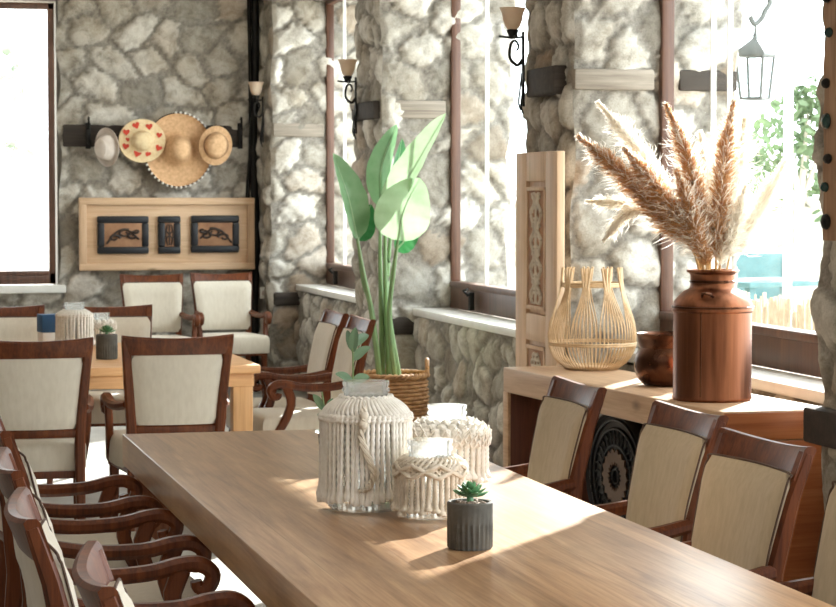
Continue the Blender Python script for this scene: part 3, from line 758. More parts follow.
# ------------------------------------------------------------------ carved panel on the back wall
PX0, PX1, PZ0, PZ1 = 1.712, 3.075, .925, 1.487
t = thing('carved_wall_panel', 'long pale pine panel with three dark carved plaques, hung below the hats', 'wall panel', ((PX0+PX1)/2, YB-.085, (PZ0+PZ1)/2))
hx, hz = (PX1-PX0)/2, (PZ1-PZ0)/2
bm = B(); box(bm, (-hx, -.01, -hz), (hx, .03, hz), .004); obj('backboard', bm, M['oldpineh'], t)
for z in (-hz, hz-.055):
    bm = B(); box(bm, (-hx, -.045, z), (hx, 0, z+.055), .008); obj('frame_rail', bm, M['oldpineh'], t)
for x in (-hx, hx-.055):
    bm = B(); box(bm, (x, -.044, -hz+.05), (x+.055, 0, hz-.05), .008); obj('frame_stile', bm, M['oldpine'], t)
def scroll(bm, c, s, fl):
    for k, (ox, oz, rr) in enumerate(((-.5, -.3, .34), (.1, .15, .4), (.55, -.1, .3), (.75, .35, .2))):
        tube(bm, [(c[0]+fl*s*(ox+rr*(1-a/9)*math.cos(a+k)), -.048, c[1]+s*.62*(oz+rr*(1-a/9)*math.sin(a+k))) for a in np.linspace(0, 6.5, 22)], lambda q: .012*(1-.5*q), 5)
    tube(bm, spline([(c[0]-fl*s*.95, -.048, c[1]-s*.5), (c[0]-fl*s*.4, -.048, c[1]+s*.15), (c[0]+fl*s*.2, -.048, c[1]+s*.3), (c[0]+fl*s*.9, -.048, c[1]-s*.25)], 16), .008, 5)
for k, (x0, x1, z0, z1) in enumerate(((-.545, -.149, -.152, .139), (-.077, .098, -.152, .139), (.18, .558, -.146, .142))):
    bm = B(); w = .055
    for a, b, c, d in ((x0, x1, z0, z0+w), (x0, x1, z1-w, z1), (x0, x0+w, z0+w-.002, z1-w+.002), (x1-w, x1, z0+w-.002, z1-w+.002)): box(bm, (a, -.05, c), (b, -.005, d), .012, 2)
    f = obj('dark_frame', bm, M['navy'], t); f['label'] = 'dark blue bevelled frame'
    bm = B(); box(bm, (x0+w-.005, -.04, z0+w-.005), (x1-w+.005, -.005, z1-w+.005), .002); obj('carved_plaque', bm, M['carved'], f)
    bm = B(); cx, cz = (x0+x1)/2, (z0+z1)/2
    if k == 1:
        for s in (-1, 1):
            tube(bm, [(cx+s*(.008+.02*abs(math.cos(a))), -.044, cz+.08*math.sin(a)) for a in np.linspace(-1.5, 1.5, 16)], .005, 5)
            for q in (-1, 1): tube(bm, [(cx, -.044, cz), (cx+s*.024, -.044, cz+q*.03), (cx+s*.018, -.044, cz+q*.06)], .006, 5)
        tube(bm, [(cx, -.044, cz-.08), (cx, -.044, cz+.08)], .006, 5)
    else: scroll(bm, (cx, cz), .135, 1 if k == 0 else -1)
    obj('scrollwork', bm, M['darkcarve'], f)

# ------------------------------------------------------------------ hats on the back wall
def hat(name, label, px, py, prof, m, scale=(1, 1), tilt=(0, 0), depth=.03, wave=.0):
    p = atY(px, py, YB-.09)
    t = thing(name, label, 'hat', p); t.rotation_euler = (PI/2+R(tilt[0]), 0, R(tilt[1]))
    bm = B(); lathe(bm, prof+[(max(.0005, q-.004), z-.007) for q, z in prof[::-1]]+[prof[0]], 64, caps=False, mod=(lambda th, z: wave*math.sin(2*th)) if wave else None)
    for v in bm.verts: v.co.x *= scale[0]; v.co.y *= scale[1]
    obj('hat_body', bm, m, t); return t
t = hat('sombrero', 'big straw sombrero with white pompom trim, in the middle of the wall hats', 178, 150, [(.262, .035), (.255, .022), (.23, .005), (.19, -.004), (.15, 0), (.125, .012), (.11, .03), (.1, .06), (.088, .1), (.072, .14), (.05, .165), (.02, .175), (.0005, .176)], M['straw'], (1, 1.08))
bm = B()
for k in range(46):
    a = 2*PI*k/46
    if R(95) < a < R(190): continue
    bmesh.ops.create_icosphere(bm, subdivisions=1, radius=.0115, matrix=Matrix.Translation((.268*math.cos(a), .268*1.08*math.sin(a), .032)))
o = obj('pompom_trim', bm, M['white'], t, 80); o['label'] = 'white pompom edging'
bm = B(); lathe(bm, [(.262, .028), (.268, .03), (.262, .038)], 64, caps=False)
for v in bm.verts: v.co.y *= 1.08
obj('brim_edge', bm, M['navy'], t)
t = hat('straw_hat', 'small plain straw hat overlapping the right rim of the sombrero', 213, 146, [(.142, -.0), (.138, .006), (.115, .012), (.1, .018), (.094, .03), (.09, .06), (.08, .085), (.06, .1), (.03, .107), (.0005, .106)], M['straw'], (.92, 1.08), wave=.03)
t.location.y -= .13
bm = B(); lathe(bm, [(.098, .02), (.0985, .036), (.093, .038)], 48, caps=False); obj('hat_band', bm, M['carved'], t)
t = hat('patterned_hat', 'round pale straw hat printed with red hearts, left of the sombrero', 141, 141, [(.182, .0), (.178, .008), (.15, .008), (.11, .012), (.086, .022), (.08, .045), (.068, .07), (.045, .084), (.0005, .088)], M['palestraw'], (1, .93))
t.location.y -= .06
bm = B()
heart = [(.0, -.9), (.75, -.1), (.9, .35), (.6, .7), (.25, .65), (0, .35), (-.25, .65), (-.6, .7), (-.9, .35), (-.75, -.1)]
for a, q, sz_ in ((200, .135, .026), (250, .11, .03), (292, .115, .024), (335, .14, .026), (20, .14, .022), (65, .13, .026), (110, .135, .028), (150, .14, .026), (175, .11, .018)):
    cx, cy = q*math.cos(R(a)), q*.93*math.sin(R(a)); ro = R((a*7) % 60-30); bm = B(); sz = sz_*1.15
    prism(bm, heart, .003, lambda u, v, w: Vector((cx+sz*(u*math.cos(ro)-v*math.sin(ro)), cy+sz*(u*math.sin(ro)+v*math.cos(ro)), .0135+w)))
    obj('heart_print', bm, M['red'], t)
t = hat('felt_hat', 'small grey felt hat hanging sideways, leftmost of the wall hats', 108, 147, [(.14, .03), (.135, .014), (.115, .006), (.095, .012), (.09, .04), (.084, .1), (.066, .145), (.03, .16), (.0005, .158)], M['felt'], (.72, 1.08), (6, -32))
t.location.y -= .03
for px, lab in ((88, 'black iron hook on the dark beam left of the grey hat'), (240, 'black iron hook on the dark beam right of the hats')):
    p = atY(px, 136, YB-.05)
    bm = B(); box(bm, (-.02, -.012, -.1), (.02, 0, .1), .004); tube(bm, spline([(0, -.01, .06), (0, -.05, .075), (0, -.075, .11), (0, -.06, .14), (0, -.045, .125)], 16), .009); tube(bm, spline([(0, -.01, -.05), (0, -.05, -.06), (0, -.07, -.03), (0, -.065, .0)], 12), .009)
    tag(obj('wall_hook', bm, M['iron'], loc=p), lab, 'hook', 'iron hooks on the beam')

# ------------------------------------------------------------------ wall sconces
def sconce(label, base, zt, sc=1.0):
    t = thing('wall_sconce', label, 'wall lamp', base, group='wrought iron sconces'); t.scale = (sc*.88,)*3
    bm = B(); bar(bm, [(-.01, 0, -.2), (-.012, 0, .2)], .03, .012, (0, 1, 0)); bar(bm, [(-.012, -.022, -.02), (-.03, -.024, -.2), (-.018, -.024, -.24)], .01, .01, (0, 1, 0)); bar(bm, [(-.012, .022, -.02), (-.03, .024, -.18), (-.018, .024, -.22)], .01, .01, (0, 1, 0))
    obj('strap', bm, M['iron'], t)
    bm = B(); tube(bm, spline([(-.012, 0, .05), (-.045, 0, .02), (-.085, 0, .06), (-.08, 0, .13), (-.055, 0, .15), (-.036, 0, .12), (-.05, 0, .095)], 30), lambda q: .011-.005*q)
    tube(bm, [(-.07, -.075, .172), (-.07, 0, .165), (-.07, .075, .172)], .007); tube(bm, [(-.012, 0, .17), (-.07, 0, .165), (-.145, 0, .172)], .007)
    obj('scroll_arm', bm, M['iron'], t)
    bm = B(); lathe(bm, [(.008, .16), (.02, .17), (.03, .195), (.034, .205), (.026, .21), (.008, .2)], 20, -.07, 0); obj('candle_cup', bm, M['iron'], t)
    bm = B(); lathe(bm, [(.022, .205), (.04, .225), (.052, .26), (.056, .29), (.066, .318), (.07, .325), (.063, .318), (.052, .29), (.047, .26), (.036, .23), (.018, .212)], 28, -.07, 0, mod=lambda th, z: .05*math.cos(4*th)*max(0, (z-.28)/.05), caps=False)
    obj('lamp_shade', bm, M['shade'], t)
    return t
q = atX(527, 85, XW-.03); sconce('wrought iron sconce on the pier beside the carved door leaf', (XW-.055, 10.43, 2.105), 0)
sconce('wrought iron sconce on the pier behind the tall leafy plant', (XW-.055, 14.12, 2.07), 0)
sconce('wrought iron sconce in the dark corner beside the hats', (XW-.04, 17.55, 2.09), 0)
# cable and socket in the corner
bm = B(); tube(bm, spline([(XW-.06, YB-.05, 0), (XW-.07, YB-.06, .6), (XW-.05, YB-.06, 1.2), (XW-.075, YB-.05, 1.8), (XW-.055, YB-.06, 2.5), (XW-.06, YB-.05, 3.44)], 40), .03, 10)
tube(bm, spline([(XW-.11, YB-.05, 0), (XW-.1, YB-.08, .8), (XW-.12, YB-.06, 1.5), (XW-.095, YB-.07, 2.0), (XW-.11, YB-.05, 3.44)], 40), .016, 8)
struct(obj('trim_15', bm, M['iron']))
t = thing('wall_socket', 'small white wall socket on the black pipe in the room corner', 'socket', atY(264, 293, YB-.12))
bm = B(); box(bm, (-.03, -.012, -.045), (.03, .03, .045), .006); obj('socket_plate', bm, M['white'], t)
bm = B(); lathe(bm, [(.0005, 0), (.02, 0), (.02, .006), (.0005, .006)], 20)
bmesh.ops.rotate(bm, verts=bm.verts, cent=(0, 0, 0), matrix=Matrix.Rotation(PI/2, 3, 'X')); bmesh.ops.translate(bm, verts=bm.verts, vec=(0, -.012, 0)); obj('socket_insert', bm, M['felt'], t)

# ------------------------------------------------------------------ big plant in its basket
bp = Vector((2.82, 12.05, 0))
t = thing('wicker_basket', 'round wicker basket with a loop handle holding the tall leafy plant', 'basket', bp)
bm = B(); rows = 26; H = .54; rings = []
prof = []
for i in range(rows):
    z = H*i/rows; R0 = float(np.interp(z, [0, .15, .4, .54], [.17, .2, .205, .195]))
    for dz, dr in ((0, -.004), (.3, .005), (.7, .005)): prof.append((R0+dr, z+dz*H/rows, i))
for r_, z, i in prof: rings.append([Vector(((r_+.005*math.sin(14*a+PI*i))*math.cos(a), (r_+.005*math.sin(14*a+PI*i))*math.sin(a), z)) for a in np.linspace(0, 2*PI, 113)[:-1]])
ring_loft(bm, rings); obj('basket_body', bm, M['basket'], t)
bm = B()
for k, ph in ((0, 0), (1, PI)): tube(bm, [((.2+.008*math.cos(20*a+ph))*math.cos(a), (.2+.008*math.cos(20*a+ph))*math.sin(a), H+.004+.008*math.sin(20*a+ph)) for a in np.linspace(0, 2*PI, 161)], .009, 7)
obj('rim', bm, M['basket'], t)
for a in (R(-15), R(165)):
    d = Vector((math.cos(a), math.sin(a), 0)); n = Vector((-d.y, d.x, 0))
    bm = B(); tube(bm, [d*.2+n*(.055*math.cos(k))+Vector((0, 0, H+.085*math.sin(k))) for k in np.linspace(0, PI, 16)], .012, 8); obj('handle', bm, M['basket'], t)
pl = thing('leafy_plant', 'tall bird of paradise plant with pale broad leaves standing in the wicker basket', 'plant', (bp.x, bp.y, .5))
bm = B(); lathe(bm, [(.0005, .03), (.17, .03), (.17, .02), (.0005, .02)], 32); obj('soil', bm, M['soil'], pl)
def leaf(name, base, mid, tip, width, face, fold, m, par, mid_t=.42, n=18, droop=0, org=None):
    """leaf blade along a curved midrib; face = direction the upper side looks to; fold lifts the halves"""
    org = org or par.location
    C = spline([Vector(base)-org, Vector(mid)-org, Vector(tip)-org], n); face = Vector(face).normalized()
    bm = B(); rows = []
    for i, c in enumerate(C):
        s = i/n; tg = (C[min(i+1, n)]-C[max(i-1, 0)]).normalized()
        sd_ = tg.cross(face).normalized(); nn = sd_.cross(tg).normalized()
        w = width*.5*(math.sin(PI*min(1, s**.8*.97+.03))**.65)*(1 if s < .97 else .5)
        row = []
        for k in range(-4, 5):
            q = k/4; x = w*q*math.cos(fold*abs(q)**.5); z = w*abs(q)*math.sin(fold)-.015*w*math.sin(9*s+k)
            row.append(bm.verts.new(c+sd_*x+nn*(z+.04*w*math.sin(i*1.7)*abs(q))))
        rows.append(row)
    for a, b in zip(rows, rows[1:]):
        for k in range(8): bm.faces.new((a[k], a[k+1], b[k+1], b[k]))
    o = obj(name, bm, m, par, 60)
    return o, C
yp = bp.y
def bigleaf(b, m_, t_, width, face, fold, mt, stem):
    o, C = leaf('leaf', atY(*b), atY(*m_), atY(*t_), width, face, fold, mt, pl)
    bm = B(); tube(bm, C, lambda q: .006*(1-.9*q)+.0006, 6); obj('midrib', bm, M['leafpale'], o)
    bm = B(); pts = [Vector(s)-pl.location for s in stem]+[C[0]]
    tube(bm, spline(pts, 20), lambda q: .017-.009*q, 8); obj('stalk', bm, M['stem'], pl)
g = lambda x, y, d=0: atY(x, y, yp+d)
bigleaf((386, 222, yp), (412, 172, yp-.05), (446, 113, yp-.02), .21, (-.75, -.62, .25), .55, M['leafpale'], [(bp.x+.0, bp.y+.02, .52), g(386, 300), g(385, 250)])
bigleaf((398, 240, yp-.12), (404, 210, yp-.17), (420, 178, yp-.1), .30, (-.15, -.95, .3), .12, M['leafpale'], [(bp.x+.02, bp.y-.04, .52), g(389, 320, -.05), g(394, 270, -.1)])
bigleaf((381, 206, yp+.08), (382, 165, yp+.1), (397, 124, yp+.12), .16, (-.55, -.8, .1), .5, M['leafmid'], [(bp.x-.03, bp.y+.05, .52), g(381, 300, .04), g(380, 250, .06)])
bigleaf((392, 212, yp+.16), (396, 176, yp+.2), (402, 138, yp+.2), .13, (.5, -.8, .1), .35, M['leafdeep'], [(bp.x+.03, bp.y+.06, .52), g(387, 300, .05), g(389, 255, .12)])
bigleaf((357, 238, yp-.05), (348, 196, yp-.05), (333, 153, yp-.05), .20, (.35, -.85, .2), .6, M['leafmid'], [(bp.x-.06, bp.y-.02, .52), g(371, 310, -.03), g(364, 275, -.04)])
bigleaf((396, 250, yp+.02), (406, 239, yp+.02), (420, 224, yp+.02), .13, (0, -.9, -.4), .3, M['leafdeep'], [(bp.x+.05, bp.y, .52), g(390, 320, .02), g(392, 280, .02)])
bigleaf((358, 240, yp-.0), (364, 226, yp-.02), (371, 204, yp-.02), .13, (.2, -.9, .2), .3, M['leafdeep'], [(bp.x-.05, bp.y+.03, .52), g(372, 312, .0), g(363, 280, 0)])

# ------------------------------------------------------------------ jars, pots on the long table
def jar(name, label, p, Rj, H, neck, skirt, m, style, nc, z_sh, z_fr, cat='jar', group=None, flare=1.03):
    """glass jar with a knotted cord cover: Rj cover radius, z_sh shoulder band, z_fr bottom of the fringe"""
    t = thing(name, label, cat, p, group=group)
    g = Rj-.012; bm = B()
    zs = z_sh+.004
    lathe(bm, [(.0005, .004), (g*.86, .004), (g*.97, .012), (g, .03), (g, zs-.02), (g*.97, zs+.01), (g*.82, zs+(H-zs)*.4), (neck+.006, H-.045), (neck, H-.036), (neck, H-.028), (neck+.005, H-.024), (neck+.005, H-.018), (neck, H-.014), (neck+.004, H-.008), (neck+.004, H), (neck-.004, H), (neck-.005, H-.036), (g*.8, zs+(H-zs)*.36), (g-.004, zs-.02), (g-.004, .03), (g*.86, .01), (.0005, .01)], 48, caps=False)
    obj('glass_jar', bm, M['jarglass'], t)
    # knotted upper cover
    bm = B(); zt = H-.04; prof = []; ex = 4.5 if style == 'net' else 2.1 if style == 'rib' else 1.7
    for i in range(13):
        s = i/12; z = zs+(zt-zs)*s; r_ = Rj+(neck+.006-Rj)*(s**ex); prof.append((r_, z))
    if style == 'rib':
        for k in range(nc):
            a = 2*PI*k/nc
            tube(bm, [(r_*math.cos(a+.10*math.sin(z*40)), r_*math.sin(a+.10*math.sin(z*40)), z) for r_, z in prof], PI*Rj/nc*.85, 6)
        for z, r_ in ((zs, Rj+.002), (zs+.007, Rj+.001)):
            tube(bm, [((r_+.003*math.cos(nc*a))*math.cos(a), (r_+.003*math.cos(nc*a))*math.sin(a), z+.003*math.sin(nc*a)) for a in np.linspace(0, 2*PI, nc*6+1)], .0055, 6)
        tube(bm, [((neck+.009)*math.cos(a), (neck+.009)*math.sin(a), zt+.003*math.sin(24*a)) for a in np.linspace(0, 2*PI, 97)], .006, 6)
    elif style == 'shell':
        for i in range(6):
            z = zs-.02+(zt-zs+.02)*i/5.5; s = max(0, (z-zs)/(zt-zs)); r_ = Rj+(neck+.004-Rj)*(s**ex); n = max(10, int(2*PI*r_/.026))
            for k in range(n):
                a = 2*PI*(k+.5*(i % 2))/n
                mt = Matrix.Translation((r_*math.cos(a), r_*math.sin(a), z))@Matrix.Rotation(a, 4, 'Z')@Matrix.Diagonal((.8, 1.05, .95, 1))
                bmesh.ops.create_uvsphere(bm, u_segments=8, v_segments=6, radius=.0135, matrix=mt)
                tube(bm, [(q*math.cos(a+e), q*math.sin(a+e), z+f) for q, e, f in ((r_+.011, -.09*.1/r_, -.008), (r_+.014, 0, .009), (r_+.011, .09*.1/r_, -.008))], .003, 5)
    else:
        lathe(bm, [(r_-.002, z) for r_, z in prof], 40, caps=False)
        for s in (-1, 1):
            for k in range(nc):
                a0 = 2*PI*k/nc
                tube(bm, [((r_+.002)*math.cos(a0+s*(z-zs)*13), (r_+.002)*math.sin(a0+s*(z-zs)*13), z+.001*s) for r_, z in prof], .0045, 5)
        for ph in (0, PI/4):
            pts = []
            for a in np.linspace(0, 2*PI, 129):
                tri = abs(((a+ph)*4/(2*PI)) % 1-.5)*2
                z = zs-.006+(zt-zs)*.8*tri; s = max(0, (z-zs)/(zt-zs)); r_ = Rj+(neck+.006-Rj)*(s**ex)+.007
                pts.append((r_*math.cos(a), r_*math.sin(a), z))
            tube(bm, pts, .0055, 6)
    cov = obj('macrame_cover', bm, m, t, 60)
    bm = B(); rnd = random.Random(int(H*1000))
    for k in range(nc):
        a = 2*PI*k/nc+rnd.uniform(-.02, .02); e = z_fr+rnd.uniform(-.006, .012); da = rnd.uniform(-.05, .05)
        pts, rad = [], []
        for i in range(23):
            s = i/22; z = zs+(e-zs)*s; r_ = Rj+.001+Rj*(flare-1)*s*s
            pts.append((r_*math.cos(a+da*s), r_*math.sin(a+da*s), z))
            c = PI*Rj/nc*.86; rad.append(c*(1+.13*math.cos(i*PI)) if s < .84 else c*(.95+(3.2 if s < .97 else 1.6)*(s-.84)*3))
        tube(bm, pts, rad, 6)
    obj('fringe', bm, m, cov, 60)
    return t, cov
T0 = TZ+.0005
jp = atZ(366, 510, T0)
t, cov = jar('macrame_jar', 'largest glass jar on the long table, covered in white cord with a long fringe', jp, .107, .315, .053, .1, M['cord'], 'rib', 54, .222, .026, group='corded jars on the long table')
bm = B(); d = Vector((0, 0, HCAM))-jp; a = math.atan2(d.y, d.x)-.05
q = lambda r_, z, da=0: (r_*math.cos(a+da), r_*math.sin(a+da), z)
pts = spline([q(.07, .268, .02), q(.106, .245), q(.119, .222), q(.118, .19, -.05), q(.118, .14, .1), q(.12, .1, .2), q(.12, .07, .1), q(.119, .06, -.04)], 40)
for ph in (0, 2.1, 4.2): tube(bm, [p+Vector((.005*math.cos(i*.7+ph), .003*math.sin(i*.7+ph), 0)) for i, p in enumerate(pts)], .0048, 6)
bmesh.ops.create_uvsphere(bm, u_segments=12, v_segments=8, radius=.012, matrix=Matrix.Translation(q(.118, .218)))
bmesh.ops.create_uvsphere(bm, u_segments=12, v_segments=8, radius=.011, matrix=Matrix.Translation(q(.113, .24)))
obj('tie_cord', bm, M['cordtan'], cov)
jar('macrame_jar', 'small glass jar with beige knotted cord cover, directly behind the concrete pot', atZ(430, 518.5, T0), .078, .188, .05, .07, M['cordtan'], 'net', 34, .106, .016, group='corded jars on the long table', flare=1.05)
jar('macrame_jar', 'medium glass jar with a bobbly white cord cover, behind the small jar', atZ(447, 490, T0), .100, .222, .047, .09, M['cord'], 'shell', 34, .145, .03, group='corded jars on the long table', flare=1.0)
# far table set
jar('macrame_jar', 'larger white corded jar on the pine table in the background', Vector((1.065, 11.35, T0)), .084, .235, .045, .08, M['cord'], 'rib', 30, .165, .03, group='jars on the pine table')
jar('macrame_jar', 'smaller white corded jar on the pine table, right of the larger one', Vector((1.225, 11.6, T0)), .06, .17, .036, .06, M['cord'], 'shell', 26, .11, .02, group='jars on the pine table')
def succulent(label, p, r_, h, group=None, big=1.25, nl=26):
    t = thing('succulent_pot', label, 'pot plant', p)
    bm = B(); lathe(bm, [(.0005, 0), (r_*.93, 0), (r_*.96, .004), (r_*.97, h*.5), (r_, h*.6), (r_, h-.003), (r_-.003, h), (r_-.008, h-.001), (r_-.009, h-.014), (.0005, h-.014)], 96, mod=lambda th, z: (.042*math.cos(26*th) if .003 < z < h*.56 else 0), caps=False)
    obj('flower_pot', bm, M['concrete'], t)
    rnd = random.Random(4); bm = B()
    lathe(bm, [(r_-.009, h-.011), (r_*.5, h-.004), (.0005, h)], 24, caps=False)
    for k in range(40): bmesh.ops.create_icosphere(bm, subdivisions=1, radius=rnd.uniform(.003, .006), matrix=Matrix.Translation((rnd.uniform(-.5, .5)*r_*1.1, rnd.uniform(-.5, .5)*r_*1.1, h-.004)))
    obj('gravel', bm, M['soil'], t)
    bm = B(); lathe(bm, [(.008, h-.005), (.007, h+.012), (.0005, h+.016)], 10, caps=False)
    for k in range(nl):
        a = k*2.39996; s = k/nl; el = R(8+72*s); ln = r_*(.72-.34*s)*big; w = ln*.26
        base = Vector((0, 0, h+.008+.01*s)); d = Vector((math.cos(a)*math.cos(el), math.sin(a)*math.cos(el), math.sin(el))); sd_ = Vector((-math.sin(a), math.cos(a), 0)); up = sd_.cross(d)*-1
        rings = []
        for u, ww in ((.05, .35), (.3, .8), (.55, 1), (.8, .75), (.93, .35), (1.0, .04)):
            c = base+d*(ln*u)+up*(-.10*ln*(1-u)*u*4*0+ .12*ln*u*u)
            rings.append([c+sd_*(w*ww*math.cos(b))+up*(w*ww*.32*math.sin(b)) for b in np.linspace(0, 2*PI, 9)[:-1]])
        ring_loft(bm, rings)
    obj('rosette', bm, M['succ'], t, 60)
    return t
succulent('charcoal concrete pot with a green rosette succulent, in front on the long table', atZ(470, 548, T0), .050, .103)
succulent('dark concrete pot with a small succulent on the pine table in the background', Vector((1.155, 10.72, T0)), .05, .115)
# black pot with upright oval-leaved plant behind the largest jar
p = atZ(336, 468, T0)
t = thing('jade_plant', 'black pot with upright oval leaved plant, behind the largest corded jar', 'pot plant', p)
bm = B(); lathe(bm, [(.0005, 0), (.04, 0), (.043, .004), (.05, .1), (.052, .105), (.048, .106), (.045, .095), (.0005, .09)], 40, caps=False); obj('flower_pot', bm, M['blackpot'], t)
yj = p.y
def sprig(path, leaves):
    bm = B(); tube(bm, spline([Vector(a)-p for a in path], 20), lambda q: .0042-.0022*q, 6); s = obj('stalk', bm, M['stem'], t)
    for (b, tp, w, face) in leaves:
        b, tp = Vector(b), Vector(tp); o, C = leaf('leaf', b, b.lerp(tp, .5)+Vector((0, 0, .006)), tp, w, face, .25, M['olive'], s, n=10, org=p)
J = lambda x, y, d=0: atY(x, y, yj+d)
sprig([p+Vector((.01, 0, .09)), J(345, 425), J(352, 395), J(353, 362), J(352, 344)],
      [(J(353, 352), J(356, 327, -.02), .03, (-.5, -.8, .2)), (J(353, 346), J(369, 335, .02), .028, (.1, -.9, .4)), (J(353, 360), J(371, 347, -.01), .028, (.1, -.8, .6)), (J(353, 384), J(335, 374, -.02), .03, (0, -.8, .6)), (J(353, 384), J(370, 377, 0), .032, (0, -.8, .6)), (J(352, 350), J(347, 330, .03), .024, (-.6, -.6, 0))])
sprig([p+Vector((-.02, -.01, .09)), J(327, 425), J(324, 405), J(322, 392)],
      [(J(323, 410), J(313, 394, -.02), .022, (-.5, -.8, .2)), (J(325, 415), J(333, 398), .022, (.4, -.8, .2)), (J(326, 422), J(317, 415, -.02), .02, (0, -.8, .6)), (J(327, 440), J(315, 432, -.04), .03, (-.2, -.7, .7))])
# blue and white box on the far table
t = thing('napkin_box', 'blue and white box on the pine table, left of the corded jars', 'box', (.985, 11.72, T0), R(10))
bm = B(); box(bm, (-.06, -.05, 0), (.06, .05, .07), .004); obj('box_body', bm, M['white'], t)
bm = B(); box(bm, (-.063, -.053, .07), (.063, .053, .16), .004); obj('box_lid', bm, M['blue'], t)

# plank with studs on the near pier
t = thing('studded_plank', 'worn wooden plank with dark round studs on the pier at the right border', 'wall plank', (XW-.10, 6.735, 1.37))
bm = B(); rings = []
for i in range(31):
    z = 1.5*i/30; w = .012*math.sin(i*1.9)+.008*math.sin(i*4.3)
    rings.append([Vector((x, y, z)) for x, y in ((-.022, -.14), (.022, -.14), (.022, .115+w), (-.022, .115+w))])
ring_loft(bm, rings); obj('board', bm, M['plank'], t)
for k, z in enumerate((.06, .17, .26, .38, .5, .66, .78, .9, 1.05, 1.2, 1.35)):
    bm = B(); y = .075+.012*math.sin(k*2.2)
    rr = .017 if k % 3 else .026
    lathe(bm, [(rr*.8, 0), (rr, .006), (rr*.85, .016), (rr*.4, .022), (.0005, .023)], 18); bmesh.ops.rotate(bm, verts=bm.verts, cent=(0, 0, 0), matrix=Matrix.Rotation(-PI/2, 3, 'Y'))
    bmesh.ops.translate(bm, verts=bm.verts, vec=(-.022, y, z)); obj('stud', bm, M['dkgreen' if k % 2 else 'iron'], t)

# ------------------------------------------------------------------ outside
bm = B(); box(bm, (4.0, -10, -.3), (60, 70, -.15), 0); struct(obj('ground', bm, M['ground']))
bm = B(); box(bm, (-20, 18.42, -.3), (3.98, 70, -.15), 0); struct(obj('ground', bm, M['ground']))
rnd = random.Random(8)
t = thing('hanging_lantern', 'grey iron lantern hanging from a scroll bracket outside the near window', 'lantern', (XO, 11.35, 0))
c = atY(755, 70, 11.35)-Vector((XO, 11.35, 0))
bm = B()
lathe(bm, [(.125, .075), (.12, .088), (.03, .155), (.014, .17), (.014, .19), (.0005, .192)], 4, c.x, c.y)
for v in bm.verts: v.co.z += c.z
obj('lantern_roof', bm, M['greypaint'], t)
bm = B()
for k in range(4):
    a = PI/2*k
    tube(bm, [(c.x+.108*math.cos(a), c.y+.108*math.sin(a), c.z+.078), (c.x+.08*math.cos(a), c.y+.08*math.sin(a), c.z-.15)], .008, 6)
    b = a+PI/2
    for r_, z in ((.108, .075), (.08, -.15)): tube(bm, [(c.x+r_*math.cos(a), c.y+r_*math.sin(a), c.z+z), (c.x+r_*math.cos(b), c.y+r_*math.sin(b), c.z+z)], .008, 6)
obj('lantern_cage', bm, M['greypaint'], t)
bm = B(); lathe(bm, [(.076, -.148), (.104, .074)], 4, c.x, c.y, caps=False)
for v in bm.verts: v.co.z += c.z
obj('lantern_glass', bm, M['glass'], t)
bm = B()
tube(bm, spline([(0, 0, c.z+.52), (.2, 0, c.z+.48), (c.x+.04, 0, c.z+.4), (c.x+.05, 0, c.z+.3), (c.x, 0, c.z+.24), (c.x-.03, 0, c.z+.28)], 30), .014, 7)
tube(bm, spline([(0, 0, c.z+.12), (.25, 0, c.z+.16), (.46, 0, c.z+.26), (.52, 0, c.z+.40), (.46, 0, c.z+.46), (.41, 0, c.z+.41), (.45, 0, c.z+.36)], 30), .013, 7)
tube(bm, spline([(.05, 0, c.z+.08), (.3, 0, c.z+.10), (.48, 0, c.z+.19), (.57, 0, c.z+.42)], 20), .012, 7)
tube(bm, [(c.x, 0, c.z+.18), (c.x, 0, c.z+.25)], .007, 6); box(bm, (-.01, -.03, c.z+.1), (.012, .03, c.z+.56), .003)
obj('scroll_bracket', bm, M['greypaint'], t)
def tree(label, base, trunk_h, blobs, nleaf, ls, m, seed, group=None):
    rnd = random.Random(seed)
    t = thing('garden_tree', label, 'tree', base, group=group)
    bm = B(); tube(bm, [(0, 0, 0), (.03, .0, trunk_h*.5), (0, .03, trunk_h)], lambda q: .075-.03*q, 8)
    for (x, y, z, r_) in blobs: tube(bm, [(0, .02, trunk_h*.9), (x*.5, y*.5, (trunk_h*.9+z)/2), (x, y, z)], lambda q: .03*(1-q)+.006, 6)
    obj('trunk', bm, M['bark'], t)
    bm = B()
    for i in range(nleaf):
        x, y, z, r_ = rnd.choice(blobs); d = Vector((rnd.gauss(0, 1), rnd.gauss(0, 1), rnd.gauss(0, 1))).normalized()*r_*rnd.random()**.45
        c = Vector((x, y, z))+d; a = Vector((rnd.gauss(0, 1), rnd.gauss(0, 1), rnd.gauss(0, .6))).normalized(); b = a.cross(Vector((rnd.gauss(0, 1), rnd.gauss(0, 1), rnd.gauss(0, 1)))).normalized()
        s = ls*rnd.uniform(.6, 1.2)
        vs = [bm.verts.new(c+a*(s*u)+b*(s*v)) for u, v in ((-.5, 0), (-.15, .28), (.25, .22), (.5, 0), (.25, -.22), (-.15, -.28))]
        bm.faces.new(vs)
    me = bpy.data.meshes.new('crown'); bm.to_mesh(me); bm.free(); link('crown', me, m, t, 180)
    return t
tb = atY(800, 300, 17.0); tb.z = -.15
tree('pale green garden tree outside, beside the white post', tb, 1.7, [(-.1, 0, 2.15, .3), (.15, .2, 2.0, .3), (.3, .1, 2.3, .28), (-.1, .3, 1.75, .24), (.3, -.1, 1.6, .28), (.1, .1, 2.4, .2)], 800, .1, M['tree'], 3)
tb = atY(752, 300, 19.6); tb.z = -.15
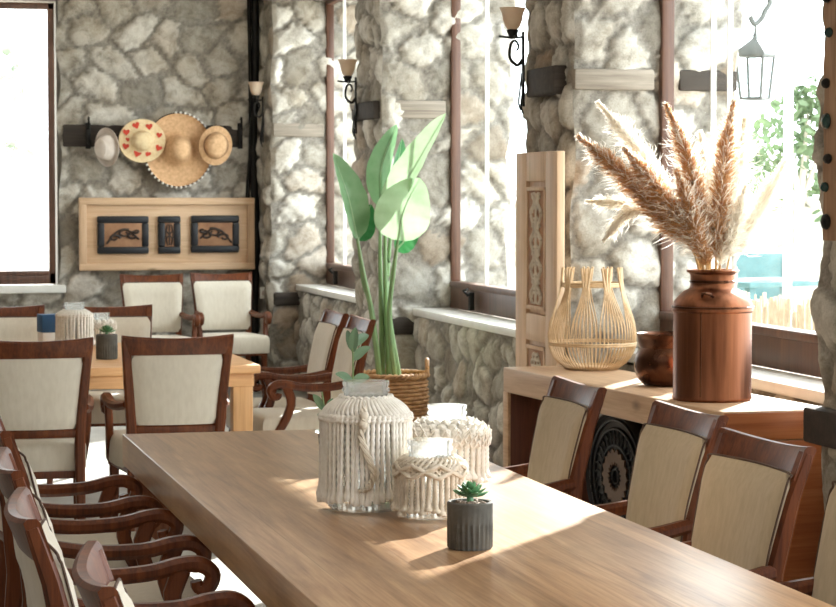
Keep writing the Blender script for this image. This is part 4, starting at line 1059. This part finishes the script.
tree('slim garden tree outside, seen between the hanging lantern and the pampas', tb, 1.5, [(-.1, 0, 1.9, .26), (.1, .1, 2.05, .22), (0, 0, 1.65, .26)], 420, .09, M['tree'], 5)
tb = Vector((-.3, 25, -.15))
tree('pale garden tree outside the back window', tb, 1.6, [(2.0, 0, 2.95, .3), (2.1, 0, 2.25, .22), (1.2, .2, 3.3, .4), (.6, 0, 2.4, .4)], 150, .17, M['palefoliage'], 9)
# reed screen
a = atY(738, 285, 13.6); b = atY(850, 285, 11.6); a.z = b.z = -.15
t = thing('reed_fence', 'low pale reed fence outside the near window', 'fence', a)
d = (b-a); n = int(d.length/.022); bm = B()
for k in range(n):
    p = d*(k/n)+Vector((rnd.uniform(-.01, .01), rnd.uniform(-.01, .01), 0)); h = 1.02+rnd.uniform(-.05, .05)
    tube(bm, [p, p+Vector((rnd.uniform(-.01, .01), 0, h))], rnd.uniform(.007, .012), 5)
obj('reeds', bm, M['reedfence'], t)
bm = B()
for z in (.3, .85): tube(bm, [Vector((0, 0, z)), d+Vector((0, 0, z))], .015, 6)
obj('fence_wire', bm, M['bark'], t)
# white posts of the terrace
for px, Y, lab in ((787, 14.5, 'white terrace post outside, standing right of the pampas grass'), (728, 15.2, 'thin white terrace post outside, behind the pampas and lantern')):
    p = atY(px, 300, Y); p.z = -.15
    bm = B(); box(bm, (-.025, -.025, 0), (.025, .025, 3.6), .004); box(bm, (-.06, -.06, 0), (.06, .06, .03), .004)
    tag(obj('terrace_post', bm, M['whitepaint'], loc=p), lab, 'post', 'white terrace posts')
# turquoise garden table and a bench
p = atY(768, 290, 16.2); p.z = -.15
t = thing('garden_table', 'turquoise garden table outside behind the reed fence', 'table', p, R(20))
bm = B(); box(bm, (-.5, -.35, .98), (.5, .35, 1.02), .006); obj('tabletop', bm, M['turq'], t)
for x in (-.44, .44):
    for y in (-.29, .29): bm = B(); box(bm, (x-.03, y-.03, 0), (x+.03, y+.03, .98), .004); obj('leg', bm, M['turq'], t)
p = atY(745, 290, 18.5); p.z = -.15
t = thing('garden_bench', 'turquoise garden bench outside, left of the garden table', 'bench', p, R(10))
bm = B(); box(bm, (-.6, -.2, .6), (.6, .2, .65), .006); obj('seat', bm, M['turq'], t)
bm = B(); box(bm, (-.6, .18, .75), (.6, .22, 1.15), .006); obj('backrest', bm, M['turq'], t)
for x in (-.52, .52): bm = B(); box(bm, (x-.03, -.18, 0), (x+.03, .2, .6), .004); box(bm, (x-.03, .17, .55), (x+.03, .21, 1.1), .004); obj('leg', bm, M['turq'], t)
# garden wall far outside
st = []
stone_patch(st, (7.0, 24, -.15), (1, 0, 0), (0, 0, 1), 8, 1.6, (0, -1, 0), .08, .5, 90)
o = stone_obj('wall_outside', st)
